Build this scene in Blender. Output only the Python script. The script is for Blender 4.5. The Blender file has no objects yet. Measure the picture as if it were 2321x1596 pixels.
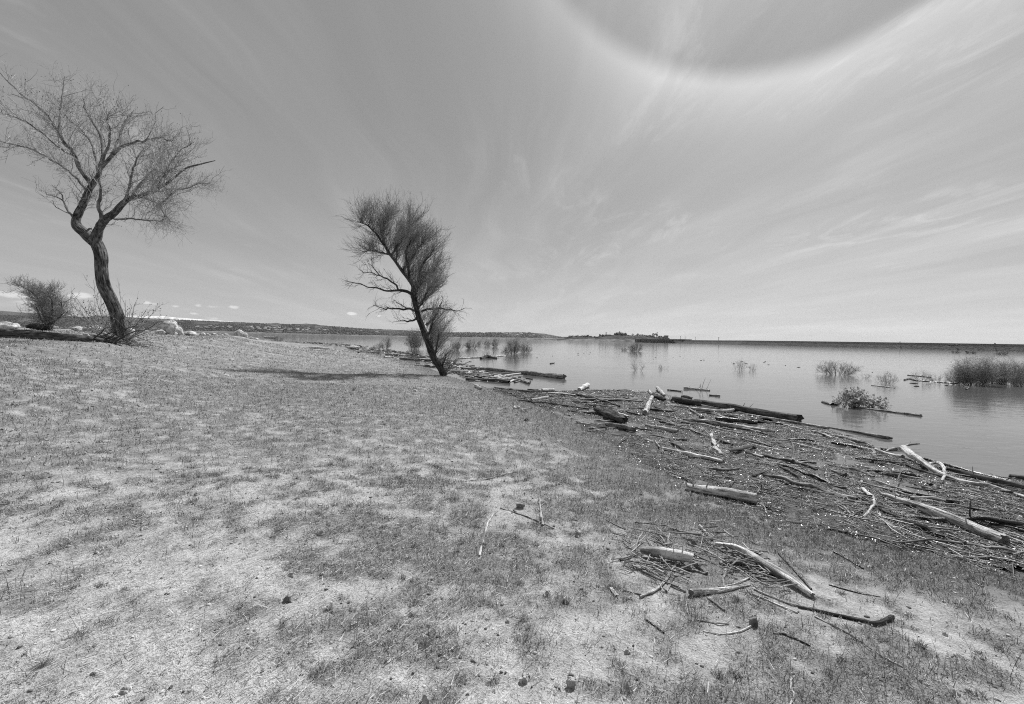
import bpy, math, random
import numpy as np
from math import radians, sin, cos, atan, tan, pi, sqrt

random.seed(7)
RNG = np.random.default_rng(11)
scene = bpy.context.scene
COL = scene.collection

# ------------------------------------------------------------------ camera
FPX = 469.0                      # focal length in pixels of a 1024 px wide frame
PITCH = atan(13 / FPX)
ROLL = radians(1.3)
EYE = np.array([0.0, 0.0, 1.85])
Fv = np.array([0, cos(PITCH), -sin(PITCH)])
_r0 = np.array([1.0, 0, 0]); _u0 = np.array([0, sin(PITCH), cos(PITCH)])
Rv = cos(ROLL) * _r0 + sin(ROLL) * _u0
Uv = -sin(ROLL) * _r0 + cos(ROLL) * _u0
K = 2321 / 1024.0                # the photograph was measured on a 2321 px wide copy

SUN_AZ, SUN_EL = radians(29), radians(49)
SUN = np.array([sin(SUN_AZ) * cos(SUN_EL), cos(SUN_AZ) * cos(SUN_EL), sin(SUN_EL)])


def ray(x, y):
    return Fv + (x / K - 512) / FPX * Rv - (y / K - 352) / FPX * Uv


def P(x, y, depth):
    """world point seen at measured position (x, y), `depth` metres along the ground"""
    d = ray(x, y)
    return EYE + d * (depth / d[1])


def at_z(x, y, z=0.0):
    d = ray(x, y)
    return EYE + d * ((z - EYE[2]) / d[2])


# ------------------------------------------------------------------ noise
def _h(ix, iy, iz):
    n = (ix * 374761393 + iy * 668265263 + iz * 2147483647 + 1274126177) & 0x7fffffff
    n = (n ^ (n >> 13)) * 1274126177 & 0x7fffffff
    return ((n ^ (n >> 16)) & 0xffff) / 65535.0


def vnoise(x, y, z=0.0):
    x = np.asarray(x, float); y = np.asarray(y, float); z = np.asarray(z, float) + 0 * x
    xi = np.floor(x).astype(np.int64); yi = np.floor(y).astype(np.int64); zi = np.floor(z).astype(np.int64)
    fx = x - xi; fy = y - yi; fz = z - zi
    fx = fx * fx * (3 - 2 * fx); fy = fy * fy * (3 - 2 * fy); fz = fz * fz * (3 - 2 * fz)
    out = 0
    for a in (0, 1):
        for b in (0, 1):
            for c in (0, 1):
                w = (fx if a else 1 - fx) * (fy if b else 1 - fy) * (fz if c else 1 - fz)
                out = out + w * _h(xi + a, yi + b, zi + c)
    return out


def fbm(x, y, z=0.0, o=4):
    s = 0; a = 0.5; t = 0
    for k in range(o):
        s = s + a * vnoise(np.asarray(x) * 2 ** k + 17.3 * k, np.asarray(y) * 2 ** k + 9.1 * k, np.asarray(z) * 2 ** k)
        t += a; a *= 0.5
    return s / t


def sstep(a, b, x):
    t = np.clip((x - a) / (b - a), 0, 1)
    return t * t * (3 - 2 * t)


# ------------------------------------------------------------------ shoreline and ground height
_shore_px = [(2321, 1300), (2150, 1265), (2000, 1230), (1870, 1200), (1750, 1162), (1650, 1125), (1560, 1085), (1480, 1050), (1400, 1010),
             (1330, 965), (1250, 932), (1180, 905), (1120, 882), (1060, 866), (1008, 850), (955, 828), (880, 808), (800, 793), (720, 782), (640, 775)]
SH = [(300, -6000), (100, -600), (32, -60), (15, -15), (9, -3), (6, 1.3)] + [tuple(at_z(x, y)[:2]) for x, y in _shore_px] + \
     [(-75, 140), (-150, 220), (-400, 450), (-1500, 1250), (-5000, 2600)]
SH = np.array(SH, float)


def sdist(x, y):
    """signed distance from the waterline, positive on land"""
    x = np.asarray(x, float); y = np.asarray(y, float)
    best = np.full(x.shape, 1e18); sg = np.ones(x.shape)
    for a, b in zip(SH[:-1], SH[1:]):
        d = b - a; L = d @ d
        t = np.clip(((x - a[0]) * d[0] + (y - a[1]) * d[1]) / L, 0, 1)
        qx = x - a[0] - t * d[0]; qy = y - a[1] - t * d[1]
        q = qx * qx + qy * qy
        m = q < best
        best = np.where(m, q, best)
        sg = np.where(m, np.sign(d[0] * (y - a[1]) - d[1] * (x - a[0])), sg)
    return np.sqrt(best) * sg


_gd = np.array([-6000, -60, -10, -3, -1, 0, 0.5, 1.5, 4, 6, 8, 10, 13, 20, 40, 80, 400, 9000])
_gz = np.array([-6, -4, -1.3, -0.45, -0.16, 0.0, 0.06, 0.12, 0.24, 0.30, 0.44, 0.80, 1.36, 1.62, 1.80, 1.9, 2.0, 3.0])


def H(x, y, fine=True):
    x = np.asarray(x, float); y = np.asarray(y, float)
    d = sdist(x, y)
    r = np.hypot(x, y)
    wob = (fbm(x * 0.35, y * 0.35, 3.0, 3) - 0.5) * np.clip(0.25 + r * 0.03, 0, 2.2)
    d2 = d + wob * np.clip(np.abs(d) / 3, 0.35, 1)
    z = np.interp(d2, _gd, _gz)
    inl = sstep(0.2, 3, d)
    z = z + inl * (fbm(x * 0.8, y * 0.8, 1.0, 3) - 0.5) * 0.10
    if fine:
        f = np.exp(-r / 14.0)
        z = z + inl * f * ((fbm(x * 4, y * 4, 5.0, 3) - 0.5) * 0.05 + (fbm(x * 17, y * 17, 8.0, 2) - 0.5) * 0.018)
    return z


def surf(x, y):
    return np.maximum(H(x, y), 0.004)


def G(x, y, up=0.0):
    """point on the ground or the water seen at measured position (x, y)"""
    d = ray(x, y)
    if d[2] > -0.004:
        d = d.copy(); d[2] = -0.004
    t0, prev = 0.5, None
    ts = np.geomspace(1.2, 400, 700)
    pts = EYE[None] + ts[:, None] * d[None]
    hh = surf(pts[:, 0], pts[:, 1]) + up - pts[:, 2]
    i = int(np.argmax(hh > 0))
    if hh[i] <= 0:
        i = len(ts) - 1
    if i == 0:
        return pts[0]
    a = hh[i - 1] / (hh[i - 1] - hh[i])
    p = pts[i - 1] * (1 - a) + pts[i] * a
    return p


# ------------------------------------------------------------------ vegetation density (0 bare .. 1 dense)
_veg_blobs = [  # x, y, rx, ry, value in the measured picture; turned into places on the ground
    (1000, 1250, 260, 90, .30), (1120, 1330, 120, 100, .2), (1000, 1400, 300, 120, .26), (1050, 1540, 360, 90, .42), (860, 1180, 120, 40, .22),
    (150, 1450, 300, 150, -.42), (400, 1290, 300, 90, -.30), (250, 1560, 320, 70, -.28), (620, 1330, 200, 60, -.25),
    (150, 1150, 300, 70, -.18), (500, 1080, 400, 60, -.12), (200, 880, 260, 22, -.05), (1180, 1110, 120, 50, -.30), (1230, 1390, 130, 60, -.30), (1210, 1230, 90, 40, -.25),
    (1150, 950, 220, 40, .22), (860, 850, 300, 25, .20), (700, 900, 250, 28, .15), (180, 800, 300, 16, .20),
    (1420, 1090, 160, 50, .25), (1500, 1170, 200, 35, .25), (1780, 1235, 220, 28, .30), (2050, 1300, 220, 40, .35), (2250, 1370, 150, 40, .2),
    (1500, 1500, 250, 70, -.18), (1980, 1350, 200, 45, -.38), (2100, 1450, 200, 50, -.32), (1650, 1460, 120, 40, -.2), (1950, 1560, 180, 40, -.1), (2250, 1500, 90, 50, .15),
    (1350, 1550, 100, 50, .1), (1750, 1560, 120, 40, .25), (2150, 1550, 120, 40, .3)]
_vb = []
for (bx, by, rx, ry, v) in _veg_blobs:
    c = G(bx, by); e = G(bx + rx, by); n1 = G(bx, by - ry * .8); n2 = G(bx, min(by + ry * .8, 1600))
    _vb.append((c[0], c[1], max(abs(e[0] - c[0]), .2), max(abs(n1[1] - n2[1]) / 2, .2), v))


HEAPS = [(G(1500, 1264), .42, .26), (G(1668, 1268), .50, .30), (G(1760, 1310), .35, .25), (G(1560, 1320), .35, .2)]


def heap_mask(x, y):
    m = 0
    for c, a, b in HEAPS:
        m = np.maximum(m, np.exp(-(((x - c[0]) / a) ** 2 + ((y - c[1]) / b) ** 2) ** 2))
    return m


def veg(x, y, d=None):
    x = np.asarray(x, float); y = np.asarray(y, float)
    if d is None:
        d = sdist(x, y)
    r = np.hypot(x, y)
    wx = x + (fbm(x * .9, y * .9, 2.2, 2) - .5) * (0.6 + .05 * r); wy = y + (fbm(x * .9, y * .9, 7.7, 2) - .5) * (0.6 + .05 * r)
    nf = 1 - .55 * sstep(2.8, 7, r)
    v = 0.54 + (fbm(x * .55, y * .55, 4.4, 3) - .5) * .8 * nf + (fbm(x * 2.3, y * 2.3, 6.4, 3) - .5) * 1.0 * nf + (fbm(x * 7, y * 7, 1.7, 3) - .5) * 2.0
    v = v + (fbm(x * .10, y * .16, 9.4, 3) - .5) * .6 * sstep(6, 16, r) + .21 * sstep(4.0, 9, r) + .02
    for cx, cy, sx, sy, a in _vb:
        v = v + a * np.exp(-(((wx - cx) / sx) ** 2 + ((wy - cy) / sy) ** 2))
    v = v + .18 * np.exp(-((d - .5) / .6) ** 2)
    return np.clip(v, 0, 1)


# ------------------------------------------------------------------ materials
def nodes_of(m):
    m.use_nodes = True
    nt = m.node_tree
    return nt, nt.nodes, nt.links


class NT:
    def __init__(s, tree):
        s.t = tree; s.n = tree.nodes; s.l = tree.links

    def put(s, sock, v):
        if isinstance(v, bpy.types.NodeSocket):
            s.l.new(v, sock)
        elif v is not None:
            try:
                sock.default_value = v
            except Exception:
                sock.default_value = (v, v, v) if len(sock.default_value) == 3 else (v, v, v, 1)

    def math(s, op, a, b=None, c=None, clamp=False):
        n = s.n.new('ShaderNodeMath'); n.operation = op; n.use_clamp = clamp
        s.put(n.inputs[0], a)
        if b is not None: s.put(n.inputs[1], b)
        if c is not None: s.put(n.inputs[2], c)
        return n.outputs[0]

    def vmath(s, op, a, b=None, out=0):
        n = s.n.new('ShaderNodeVectorMath'); n.operation = op
        s.put(n.inputs[0], a)
        if b is not None: s.put(n.inputs[1], b)
        return n.outputs[out]

    def maprange(s, v, a, b, c=0.0, d=1.0, smooth=False):
        n = s.n.new('ShaderNodeMapRange')
        if smooth: n.interpolation_type = 'SMOOTHSTEP'
        s.put(n.inputs[0], v)
        for i, q in enumerate((a, b, c, d)): s.put(n.inputs[i + 1], q)
        return n.outputs[0]

    def noise(s, vec, scale, detail=4, rough=.55, dist=0.0):
        n = s.n.new('ShaderNodeTexNoise')
        if vec is not None: s.put(n.inputs['Vector'], vec)
        n.inputs['Scale'].default_value = scale; n.inputs['Detail'].default_value = detail
        n.inputs['Roughness'].default_value = rough; n.inputs['Distortion'].default_value = dist
        return n.outputs[0]

    def voronoi(s, vec, scale, feature='F1', out=0, rnd=1.0):
        n = s.n.new('ShaderNodeTexVoronoi'); n.feature = feature
        if vec is not None: s.put(n.inputs['Vector'], vec)
        n.inputs['Scale'].default_value = scale
        return n.outputs[out]

    def attr(s, name, out='Fac'):
        n = s.n.new('ShaderNodeAttribute'); n.attribute_name = name
        return n.outputs[out]

    def comb(s, x, y, z):
        n = s.n.new('ShaderNodeCombineXYZ')
        s.put(n.inputs[0], x); s.put(n.inputs[1], y); s.put(n.inputs[2], z)
        return n.outputs[0]

    def sep(s, v):
        n = s.n.new('ShaderNodeSeparateXYZ'); s.put(n.inputs[0], v)
        return n.outputs

    def bump(s, h, strength=.5, dist=.02, normal=None):
        n = s.n.new('ShaderNodeBump'); s.put(n.inputs['Height'], h)
        n.inputs['Strength'].default_value = strength; n.inputs['Distance'].default_value = dist
        if normal is not None: s.put(n.inputs['Normal'], normal)
        return n.outputs[0]

    def pos(s):
        return s.n.new('ShaderNodeNewGeometry').outputs['Position']


def new_mat(name):
    m = bpy.data.materials.new(name); m.use_nodes = True
    m.node_tree.nodes.clear()
    t = NT(m.node_tree)
    out = t.n.new('ShaderNodeOutputMaterial')
    b = t.n.new('ShaderNodeBsdfPrincipled')
    t.l.new(b.outputs[0], out.inputs[0])
    return m, t, b, out


def grey(t, v):
    return t.comb(v, v, v)


def wood(name, lo, hi, rough=.75, streak=26, crack=.5, spec=.3):
    """bark or weathered wood: streaks that run along the piece (attribute 'grain': around, around, along)"""
    m, t, b, out = new_mat(name)
    g = t.attr('grain', 'Vector')
    s1 = t.noise(t.vmath('MULTIPLY', g, (streak, streak, streak * .12)), 1.0, 5, .6)
    s2 = t.noise(t.vmath('MULTIPLY', g, (streak * .3, streak * .3, streak * .2)), 1.0, 3, .6)
    s = t.math('ADD', t.math('MULTIPLY', s1, .6), t.math('MULTIPLY', s2, .4))
    v = t.maprange(s, .34, .66, lo, hi, True)
    ck = t.maprange(s1, .38, .45, 1 - crack, 1.0, True)
    st = t.noise(t.vmath('MULTIPLY', g, (6, 6, 3.0)), 1.0, 4, .65)
    ck = t.math('MULTIPLY', ck, t.maprange(st, .38, .56, .45, 1.08, True))
    v = t.math('MULTIPLY', v, ck)
    t.put(b.inputs['Base Color'], grey(t, v))
    b.inputs['Roughness'].default_value = rough
    b.inputs['Specular IOR Level'].default_value = spec
    t.put(b.inputs['Normal'], t.bump(s1, 1.0, .05))
    return m


M = {}
M['bark'] = wood('bark', .04, .22, .9, 30, .65)
M['bark_dark'] = wood('bark_dark', .035, .12, .9, 24, .5)
M['bark_log'] = wood('bark_log', .05, .17, .9, 22, .75)
M['limb'] = wood('limb_bark', .10, .34, .85, 24, .4)
M['wood_white'] = wood('bleached_wood', .5, .9, .6, 40, .45)
M['wood_light'] = wood('light_weathered_wood', .34, .78, .6, 40, .6)
M['wood_mid'] = wood('grey_weathered_wood', .14, .42, .65, 36, .6)
M['wood_dark'] = wood('wet_dark_wood', .02, .09, .35, 30, .5, .5)


def tone_mat(name, mul=1.0, rough=.7, trans=0.0, spec=.3):
    m, t, b, out = new_mat(name)
    v = t.math('MULTIPLY', t.attr('tone'), mul)
    c = grey(t, v)
    t.put(b.inputs['Base Color'], c)
    b.inputs['Roughness'].default_value = rough
    b.inputs['Specular IOR Level'].default_value = spec
    if trans > 0:
        tr = t.n.new('ShaderNodeBsdfTranslucent'); t.put(tr.inputs['Color'], c)
        mx = t.n.new('ShaderNodeMixShader'); mx.inputs[0].default_value = trans
        t.l.new(b.outputs[0], mx.inputs[1]); t.l.new(tr.outputs[0], mx.inputs[2])
        t.l.new(mx.outputs[0], out.inputs[0])
    return m


M['grass'] = tone_mat('grass_blades', 1.0, .6, .22)
M['twig'] = tone_mat('twig_bark', 1.0, .7)
M['leaf'] = tone_mat('shrub_leaves', 1.0, .55, .35)
M['litter'] = tone_mat('wet_debris', 1.0, .34, 0, .5)
M['pebble'] = tone_mat('pebbles', 1.0, .85)


def rock_mat(name, lo, hi):
    m, t, b, out = new_mat(name)
    p = t.n.new('ShaderNodeTexCoord').outputs['Object']
    a = t.noise(p, 2.5, 6, .65); c = t.noise(p, 14, 4, .6)
    v = t.maprange(t.math('ADD', t.math('MULTIPLY', a, .65), t.math('MULTIPLY', c, .35)), .35, .62, lo, hi, True)
    t.put(b.inputs['Base Color'], grey(t, v)); b.inputs['Roughness'].default_value = .9
    t.put(b.inputs['Normal'], t.bump(t.math('ADD', a, c), .7, .06))
    return m


M['rock'] = rock_mat('pale_rock', .20, .72)
M['rock_dark'] = rock_mat('dark_rock', .08, .34)


# ------------------------------------------------------------------ mesh helpers
def tagp(o, label=None, cat=None, group=None, kind=None):
    if label: o['label'] = label
    if cat: o['category'] = cat
    if group: o['group'] = group
    if kind: o['kind'] = kind
    return o


def mesh_obj(name, V, loops, starts, totals, mat, parent=None, origin=None, grain=None, tone=None, smooth=True):
    V = np.asarray(V, np.float32).reshape(-1, 3)
    if origin is not None:
        V = V - np.asarray(origin, np.float32)[None]
    me = bpy.data.meshes.new(name)
    me.vertices.add(len(V)); me.vertices.foreach_set('co', V.ravel())
    me.loops.add(len(loops)); me.loops.foreach_set('vertex_index', np.asarray(loops, np.int32))
    me.polygons.add(len(starts)); me.polygons.foreach_set('loop_start', np.asarray(starts, np.int32))
    me.polygons.foreach_set('loop_total', np.asarray(totals, np.int32))
    me.update(calc_edges=True)
    if smooth:
        me.polygons.foreach_set('use_smooth', np.ones(len(starts), bool))
    if grain is not None:
        a = me.attributes.new('grain', 'FLOAT_VECTOR', 'POINT'); a.data.foreach_set('vector', np.asarray(grain, np.float32).ravel())
    if tone is not None:
        a = me.attributes.new('tone', 'FLOAT', 'POINT'); a.data.foreach_set('value', np.asarray(tone, np.float32).ravel())
    me.materials.append(mat)
    o = bpy.data.objects.new(name, me); COL.objects.link(o)
    if origin is not None: o.location = origin
    if parent is not None:
        o.parent = parent
        if origin is not None:
            o.location = np.asarray(origin) - np.asarray(parent.location)
        else:
            o.location = -np.asarray(parent.location)
    return o


class Geo:
    """collects polygons for ONE mesh"""
    def __init__(s):
        s.V = []; s.L = []; s.T = []; s.g = []; s.t = []; s.n = 0

    def add(s, V, faces, grain=None, tone=.3):
        V = np.asarray(V, float).reshape(-1, 3); faces = np.asarray(faces, np.int64)
        s.V.append(V); s.L.append((faces + s.n).ravel()); s.T.append(np.full(len(faces), faces.shape[1]))
        s.g.append(np.zeros((len(V), 3)) if grain is None else np.asarray(grain, float).reshape(-1, 3))
        s.t.append(np.full(len(V), tone) if np.isscalar(tone) else np.asarray(tone, float).ravel())
        s.n += len(V)

    def build(s, name, mat, parent=None, origin=None, smooth=True):
        V = np.concatenate(s.V); L = np.concatenate(s.L); T = np.concatenate(s.T)
        st = np.concatenate([[0], np.cumsum(T)[:-1]])
        return mesh_obj(name, V, L, st, T, mat, parent, origin, np.concatenate(s.g), np.concatenate(s.t), smooth)


def tubes(geo, paths, radii, S=4, tone=.2):
    """paths (N,K,3), radii (N,K)"""
    paths = np.asarray(paths, float); radii = np.asarray(radii, float)
    N, Kk, _ = paths.shape
    if N == 0: return
    tan_ = np.gradient(paths, axis=1)
    tan_ /= np.linalg.norm(tan_, axis=2, keepdims=True) + 1e-12
    mean = paths[:, -1] - paths[:, 0]
    ref = np.where((np.abs(mean[:, 2]) > .8 * np.linalg.norm(mean, axis=1))[:, None], np.array([1., 0, 0]), np.array([0, 0, 1.]))
    a = np.cross(tan_, ref[:, None, :]); a /= np.linalg.norm(a, axis=2, keepdims=True) + 1e-12
    b = np.cross(tan_, a)
    th = np.arange(S) / S * 2 * pi
    V = paths[:, :, None, :] + radii[:, :, None, None] * (np.cos(th)[None, None, :, None] * a[:, :, None, :] + np.sin(th)[None, None, :, None] * b[:, :, None, :])
    idx = np.arange(N * Kk * S).reshape(N, Kk, S)
    i0 = idx[:, :-1, :]; i1 = idx[:, 1:, :]
    F = np.stack([i0, np.roll(i0, -1, 2), np.roll(i1, -1, 2), i1], -1).reshape(-1, 4)
    seg = np.linalg.norm(np.diff(paths, axis=1), axis=2)
    ln = np.concatenate([np.zeros((N, 1)), np.cumsum(seg, 1)], 1) + RNG.random((N, 1)) * 10
    gr = np.stack([np.cos(th)[None, None, :] * radii[:, :, None], np.sin(th)[None, None, :] * radii[:, :, None],
                   np.broadcast_to(ln[:, :, None], (N, Kk, S))], -1)
    tn = np.repeat(np.broadcast_to(np.asarray(tone, float), (N,)), Kk * S)
    geo.add(V, F, gr, tn)


def catmull(pts, n):
    pts = np.asarray(pts, float)
    if len(pts) == 2:
        t = np.linspace(0, 1, n)[:, None]
        return pts[0] * (1 - t) + pts[1] * t
    q = np.vstack([2 * pts[0] - pts[1], pts, 2 * pts[-1] - pts[-2]])
    u = np.linspace(0, len(pts) - 1 - 1e-6, n)
    i = u.astype(int); f = (u - i)[:, None]
    p0, p1, p2, p3 = q[i], q[i + 1], q[i + 2], q[i + 3]
    return .5 * ((2 * p1) + (-p0 + p2) * f + (2 * p0 - 5 * p1 + 4 * p2 - p3) * f * f + (-p0 + 3 * p1 - 3 * p2 + p3) * f ** 3)


def log_geo(geo, pts, rad, n=None, S=14, rough=.12, jag=.25, flat=1.0, tone=.3, cut=(True, True), wig=0.0, ridge=0.0):
    """one lumpy tapered trunk or limb with broken ends"""
    pts = np.asarray(pts, float); rad = np.asarray(rad, float)
    L = np.linalg.norm(np.diff(pts, axis=0), axis=1).sum(); rm = rad.mean()
    if n is None: n = int(np.clip(L / max(rm, .01) * 1.2, 8, 60))
    c = catmull(pts, n); r = np.interp(np.linspace(0, 1, n), np.linspace(0, 1, len(rad)), rad)
    sd = RNG.random() * 100
    s = np.linspace(0, L, n)
    if wig:
        c = c + wig * rm * np.stack([vnoise(s / (rm * 6), sd, 1) - .5, vnoise(s / (rm * 6), sd, 2) - .5, vnoise(s / (rm * 6), sd, 3) - .5], 1) * 2 * np.sin(np.linspace(0, pi, n))[:, None] ** .5
    T = np.gradient(c, axis=0); T /= np.linalg.norm(T, axis=1, keepdims=True) + 1e-12
    ref = np.array([1., 0, 0]) if abs(T[:, 2].mean()) > .75 else np.array([0, 0, 1.])
    a = np.cross(T, ref); a /= np.linalg.norm(a, axis=1, keepdims=True) + 1e-12; b = np.cross(a, T)
    th = np.arange(S) / S * 2 * pi
    sg = s[:, None] / (rm * 5) + sd; cx = np.cos(th)[None, :] * 1.6 + 5; cy = np.sin(th)[None, :] * 1.6 + 5
    ph = RNG.uniform(0, 6, 3)
    lump = 1 + rough * (.7 * np.cos(2 * th + ph[0]) + .5 * np.cos(3 * th + ph[1]))[None, :] * (.6 + .4 * np.sin(sg + ph[2])) + rough * 2 * (fbm(sg, cx + 0 * sg, cy + 0 * sg, 3) - .5) * 2 + rough * (vnoise(cx * 3 + 0 * sg, cy * 3 + 0 * sg, sg * .6) - .5)
    if ridge:
        tw = th[None, :] + np.sin(sg * .7) * .5
        lump = lump + ridge * (np.abs(vnoise(np.cos(tw) * 4 + 9, np.sin(tw) * 4 + 9, sg * .9) - .5) * 4 - 1)
    rr = r[:, None] * lump
    V = c[:, None, :] + rr[:, :, None] * (np.cos(th)[None, :, None] * a[:, None, :] + flat * np.sin(th)[None, :, None] * b[:, None, :])
    for e, k in ((0, -1), (n - 1, 1)):                                    # ragged ends
        off = (fbm(th * 2.2 + sd + e, sd, 2.0, 2) - .4) * jag * r[e] * 4
        V[e] = V[e] + k * T[e][None] * off[:, None]
    gr = np.stack([np.cos(th)[None, :] * r[:, None], np.sin(th)[None, :] * r[:, None], np.broadcast_to(s[:, None], (n, S))], -1) + np.array([0, 0, sd])
    idx = np.arange(n * S).reshape(n, S)
    i0 = idx[:-1]; i1 = idx[1:]
    F = np.stack([i0, i1, np.roll(i1, -1, 1), np.roll(i0, -1, 1)], -1).reshape(-1, 4)
    geo.add(V.reshape(-1, 3), F, gr.reshape(-1, 3), tone)
    for e, k in ((0, -1), (n - 1, 1)):
        ring = V[e]; cen = ring.mean(0) - k * T[e] * r[e] * .25 * (1 if jag > .05 else 0)
        VV = np.vstack([ring, cen[None]]); g2 = np.vstack([gr[e] * .5, gr[e].mean(0)[None]])
        i = np.arange(S); j = (i + 1) % S
        F2 = np.stack([i, j, np.full(S, S)], 1) if k > 0 else np.stack([j, i, np.full(S, S)], 1)
        geo.add(VV, F2, g2, tone)


def frames(d):
    """unit vectors perpendicular to directions d (N,3)"""
    ref = np.where(np.abs(d[:, 2:3]) > .9, np.array([1., 0, 0]), np.array([0, 0, 1.]))
    a = np.cross(d, ref); a /= np.linalg.norm(a, axis=1, keepdims=True) + 1e-12
    return a, np.cross(d, a)


def sprout(parents, n, length, spread, up=(0, 0, .3), r=(.01, .002), Kp=5, trange=(.2, 1), curve=.25, jit=.06, fwd=.6, weight=None, taper=True):
    """n shoots from a list of polylines or an (N,K,3) array; returns paths (n,Kp,3), radii (n,Kp)"""
    if isinstance(parents, np.ndarray):
        N, Kk, _ = parents.shape
        w = np.linalg.norm(np.diff(parents, axis=1), axis=2).sum(1)
        if weight is not None: w = w * weight
        pi_ = RNG.choice(N, n, p=w / w.sum())
        t = RNG.uniform(*trange, n) * (Kk - 1.001)
        i = t.astype(int); f = (t - i)[:, None]
        base = parents[pi_, i] * (1 - f) + parents[pi_, i + 1] * f
        tg = parents[pi_, i + 1] - parents[pi_, i]
    else:
        w = np.array([np.linalg.norm(np.diff(q, axis=0), axis=1).sum() for q in parents])
        if weight is not None: w = w * np.asarray(weight)
        pi_ = RNG.choice(len(parents), n, p=w / w.sum())
        base = np.zeros((n, 3)); tg = np.zeros((n, 3)); t = RNG.uniform(*trange, n)
        for k in range(n):
            q = parents[pi_[k]]; tt = t[k] * (len(q) - 1.001); i = int(tt); f = tt - i
            base[k] = q[i] * (1 - f) + q[i + 1] * f; tg[k] = q[i + 1] - q[i]
    tg /= np.linalg.norm(tg, axis=1, keepdims=True) + 1e-12
    a, b = frames(tg)
    ph = RNG.uniform(0, 2 * pi, n)[:, None]
    sp = RNG.uniform(.6, 1.3, n)[:, None] * spread
    d = tg * fwd + (np.cos(ph) * a + np.sin(ph) * b) * sp + np.asarray(up, float)[None]
    d /= np.linalg.norm(d, axis=1, keepdims=True)
    Ls = RNG.uniform(length[0], length[1], n)[:, None, None]
    s = np.linspace(0, 1, Kp)[None, :, None]
    c2 = RNG.normal(0, 1, (n, 1, 3)) * curve * .5 + np.asarray(up, float)[None, None] * curve * 1.4
    path = base[:, None, :] + Ls * (d[:, None, :] * s + c2 * s * s) + RNG.normal(0, 1, (n, Kp, 3)) * jit * Ls * s
    rad = np.linspace(r[0], r[1], Kp)[None, :] * RNG.uniform(.7, 1.3, (n, 1)) * (Ls[:, :, 0] / length[1]) ** .5
    return path, rad


def empty(name, loc):
    o = bpy.data.objects.new(name, None); COL.objects.link(o); o.location = [float(q) for q in loc]; o.empty_display_size = .2
    return o


# ================================================================== GROUND, WATER
def build_ground():
    az = np.concatenate([np.linspace(-66, 66, 760), np.linspace(66, 294, 90)[1:-1]])
    az = np.radians(az)
    rr = np.concatenate([np.geomspace(.35, 40, 400), np.geomspace(40, 8600, 120)[1:]])
    A, R_ = np.meshgrid(az, rr)
    X = np.sin(A) * R_; Y = np.cos(A) * R_
    Z = H(X, Y)
    nR, nA = X.shape
    V = np.stack([X, Y, Z], -1).reshape(-1, 3)
    V = np.vstack([V, [[0, 0, float(H(0, 0))]]])
    idx = np.arange(nR * nA).reshape(nR, nA)
    i0 = idx[:-1]; i1 = idx[1:]
    F = np.stack([i0, i1, np.roll(i1, -1, 1), np.roll(i0, -1, 1)], -1).reshape(-1, 4)[:, ::-1]
    tri = np.stack([idx[0], np.roll(idx[0], -1), np.full(nA, nR * nA)], 1)[:, ::-1]
    loops = np.concatenate([F.ravel(), tri.ravel()])
    totals = np.concatenate([np.full(len(F), 4), np.full(len(tri), 3)])
    starts = np.concatenate([[0], np.cumsum(totals)[:-1]])
    D = sdist(V[:, 0], V[:, 1])
    tone = veg(V[:, 0], V[:, 1], D)
    m, t, b, out = new_mat('sandy_ground')
    p = t.pos()
    v = t.attr('tone')
    wet = t.attr('wet')
    n1 = t.noise(p, 3.0, 6, .65); n2 = t.noise(p, 22, 5, .7); n3 = t.noise(p, 90, 3, .7)
    n4 = t.noise(t.vmath('MULTIPLY', p, (1.4, .5, 1)), 6.0, 5, .7)
    n5 = t.noise(p, .9, 5, .6)
    mix = t.math('ADD', v, t.math('MULTIPLY', t.math('SUBTRACT', n1, .5), .9))
    mix = t.math('ADD', mix, t.math('MULTIPLY', t.math('SUBTRACT', n2, .5), 2.0))
    mix = t.math('ADD', mix, t.math('MULTIPLY', t.math('SUBTRACT', n4, .5), .9))
    mix = t.math('ADD', mix, t.math('MULTIPLY', t.math('SUBTRACT', n5, .5), .5))
    soil = t.maprange(n3, .3, .7, .38, .74)
    soil = t.math('MULTIPLY', soil, t.maprange(n2, .35, .6, .62, 1.08))
    green = t.maprange(n3, .3, .7, .09, .36)
    fac = t.maprange(mix, .10, .95, 0, 1)
    base = t.math('ADD', t.math('MULTIPLY', soil, t.math('SUBTRACT', 1.0, fac)), t.math('MULTIPLY', green, fac))
    base = t.math('MULTIPLY', base, t.maprange(wet, 0, 1, 1.0, .30))
    base = t.math('MULTIPLY', base, t.maprange(t.attr('damp'), 0, 1, 1.0, .68))
    t.put(b.inputs['Base Color'], grey(t, base))
    t.put(b.inputs['Roughness'], t.maprange(wet, 0, 1, .95, .5))
    b.inputs['Specular IOR Level'].default_value = .2
    hsum = t.math('ADD', n2, t.math('MULTIPLY', n3, .5))
    t.put(b.inputs['Normal'], t.bump(hsum, .9, .03))
    o = mesh_obj('ground', V, loops, starts, totals, m, tone=tone)
    a = o.data.attributes.new('wet', 'FLOAT', 'POINT')
    nz = (fbm(V[:, 0] * 1.5, V[:, 1] * 1.5, 2., 3) - .5) * .5
    a.data.foreach_set('value', (1 - sstep(-.05, .45, D + nz * np.clip(np.abs(D) + .3, 0, 1))).astype(np.float32))
    a = o.data.attributes.new('damp', 'FLOAT', 'POINT'); a.data.foreach_set('value', (1 - sstep(.5, 1.9, D + nz)).astype(np.float32))
    tagp(o, kind='structure')


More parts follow.
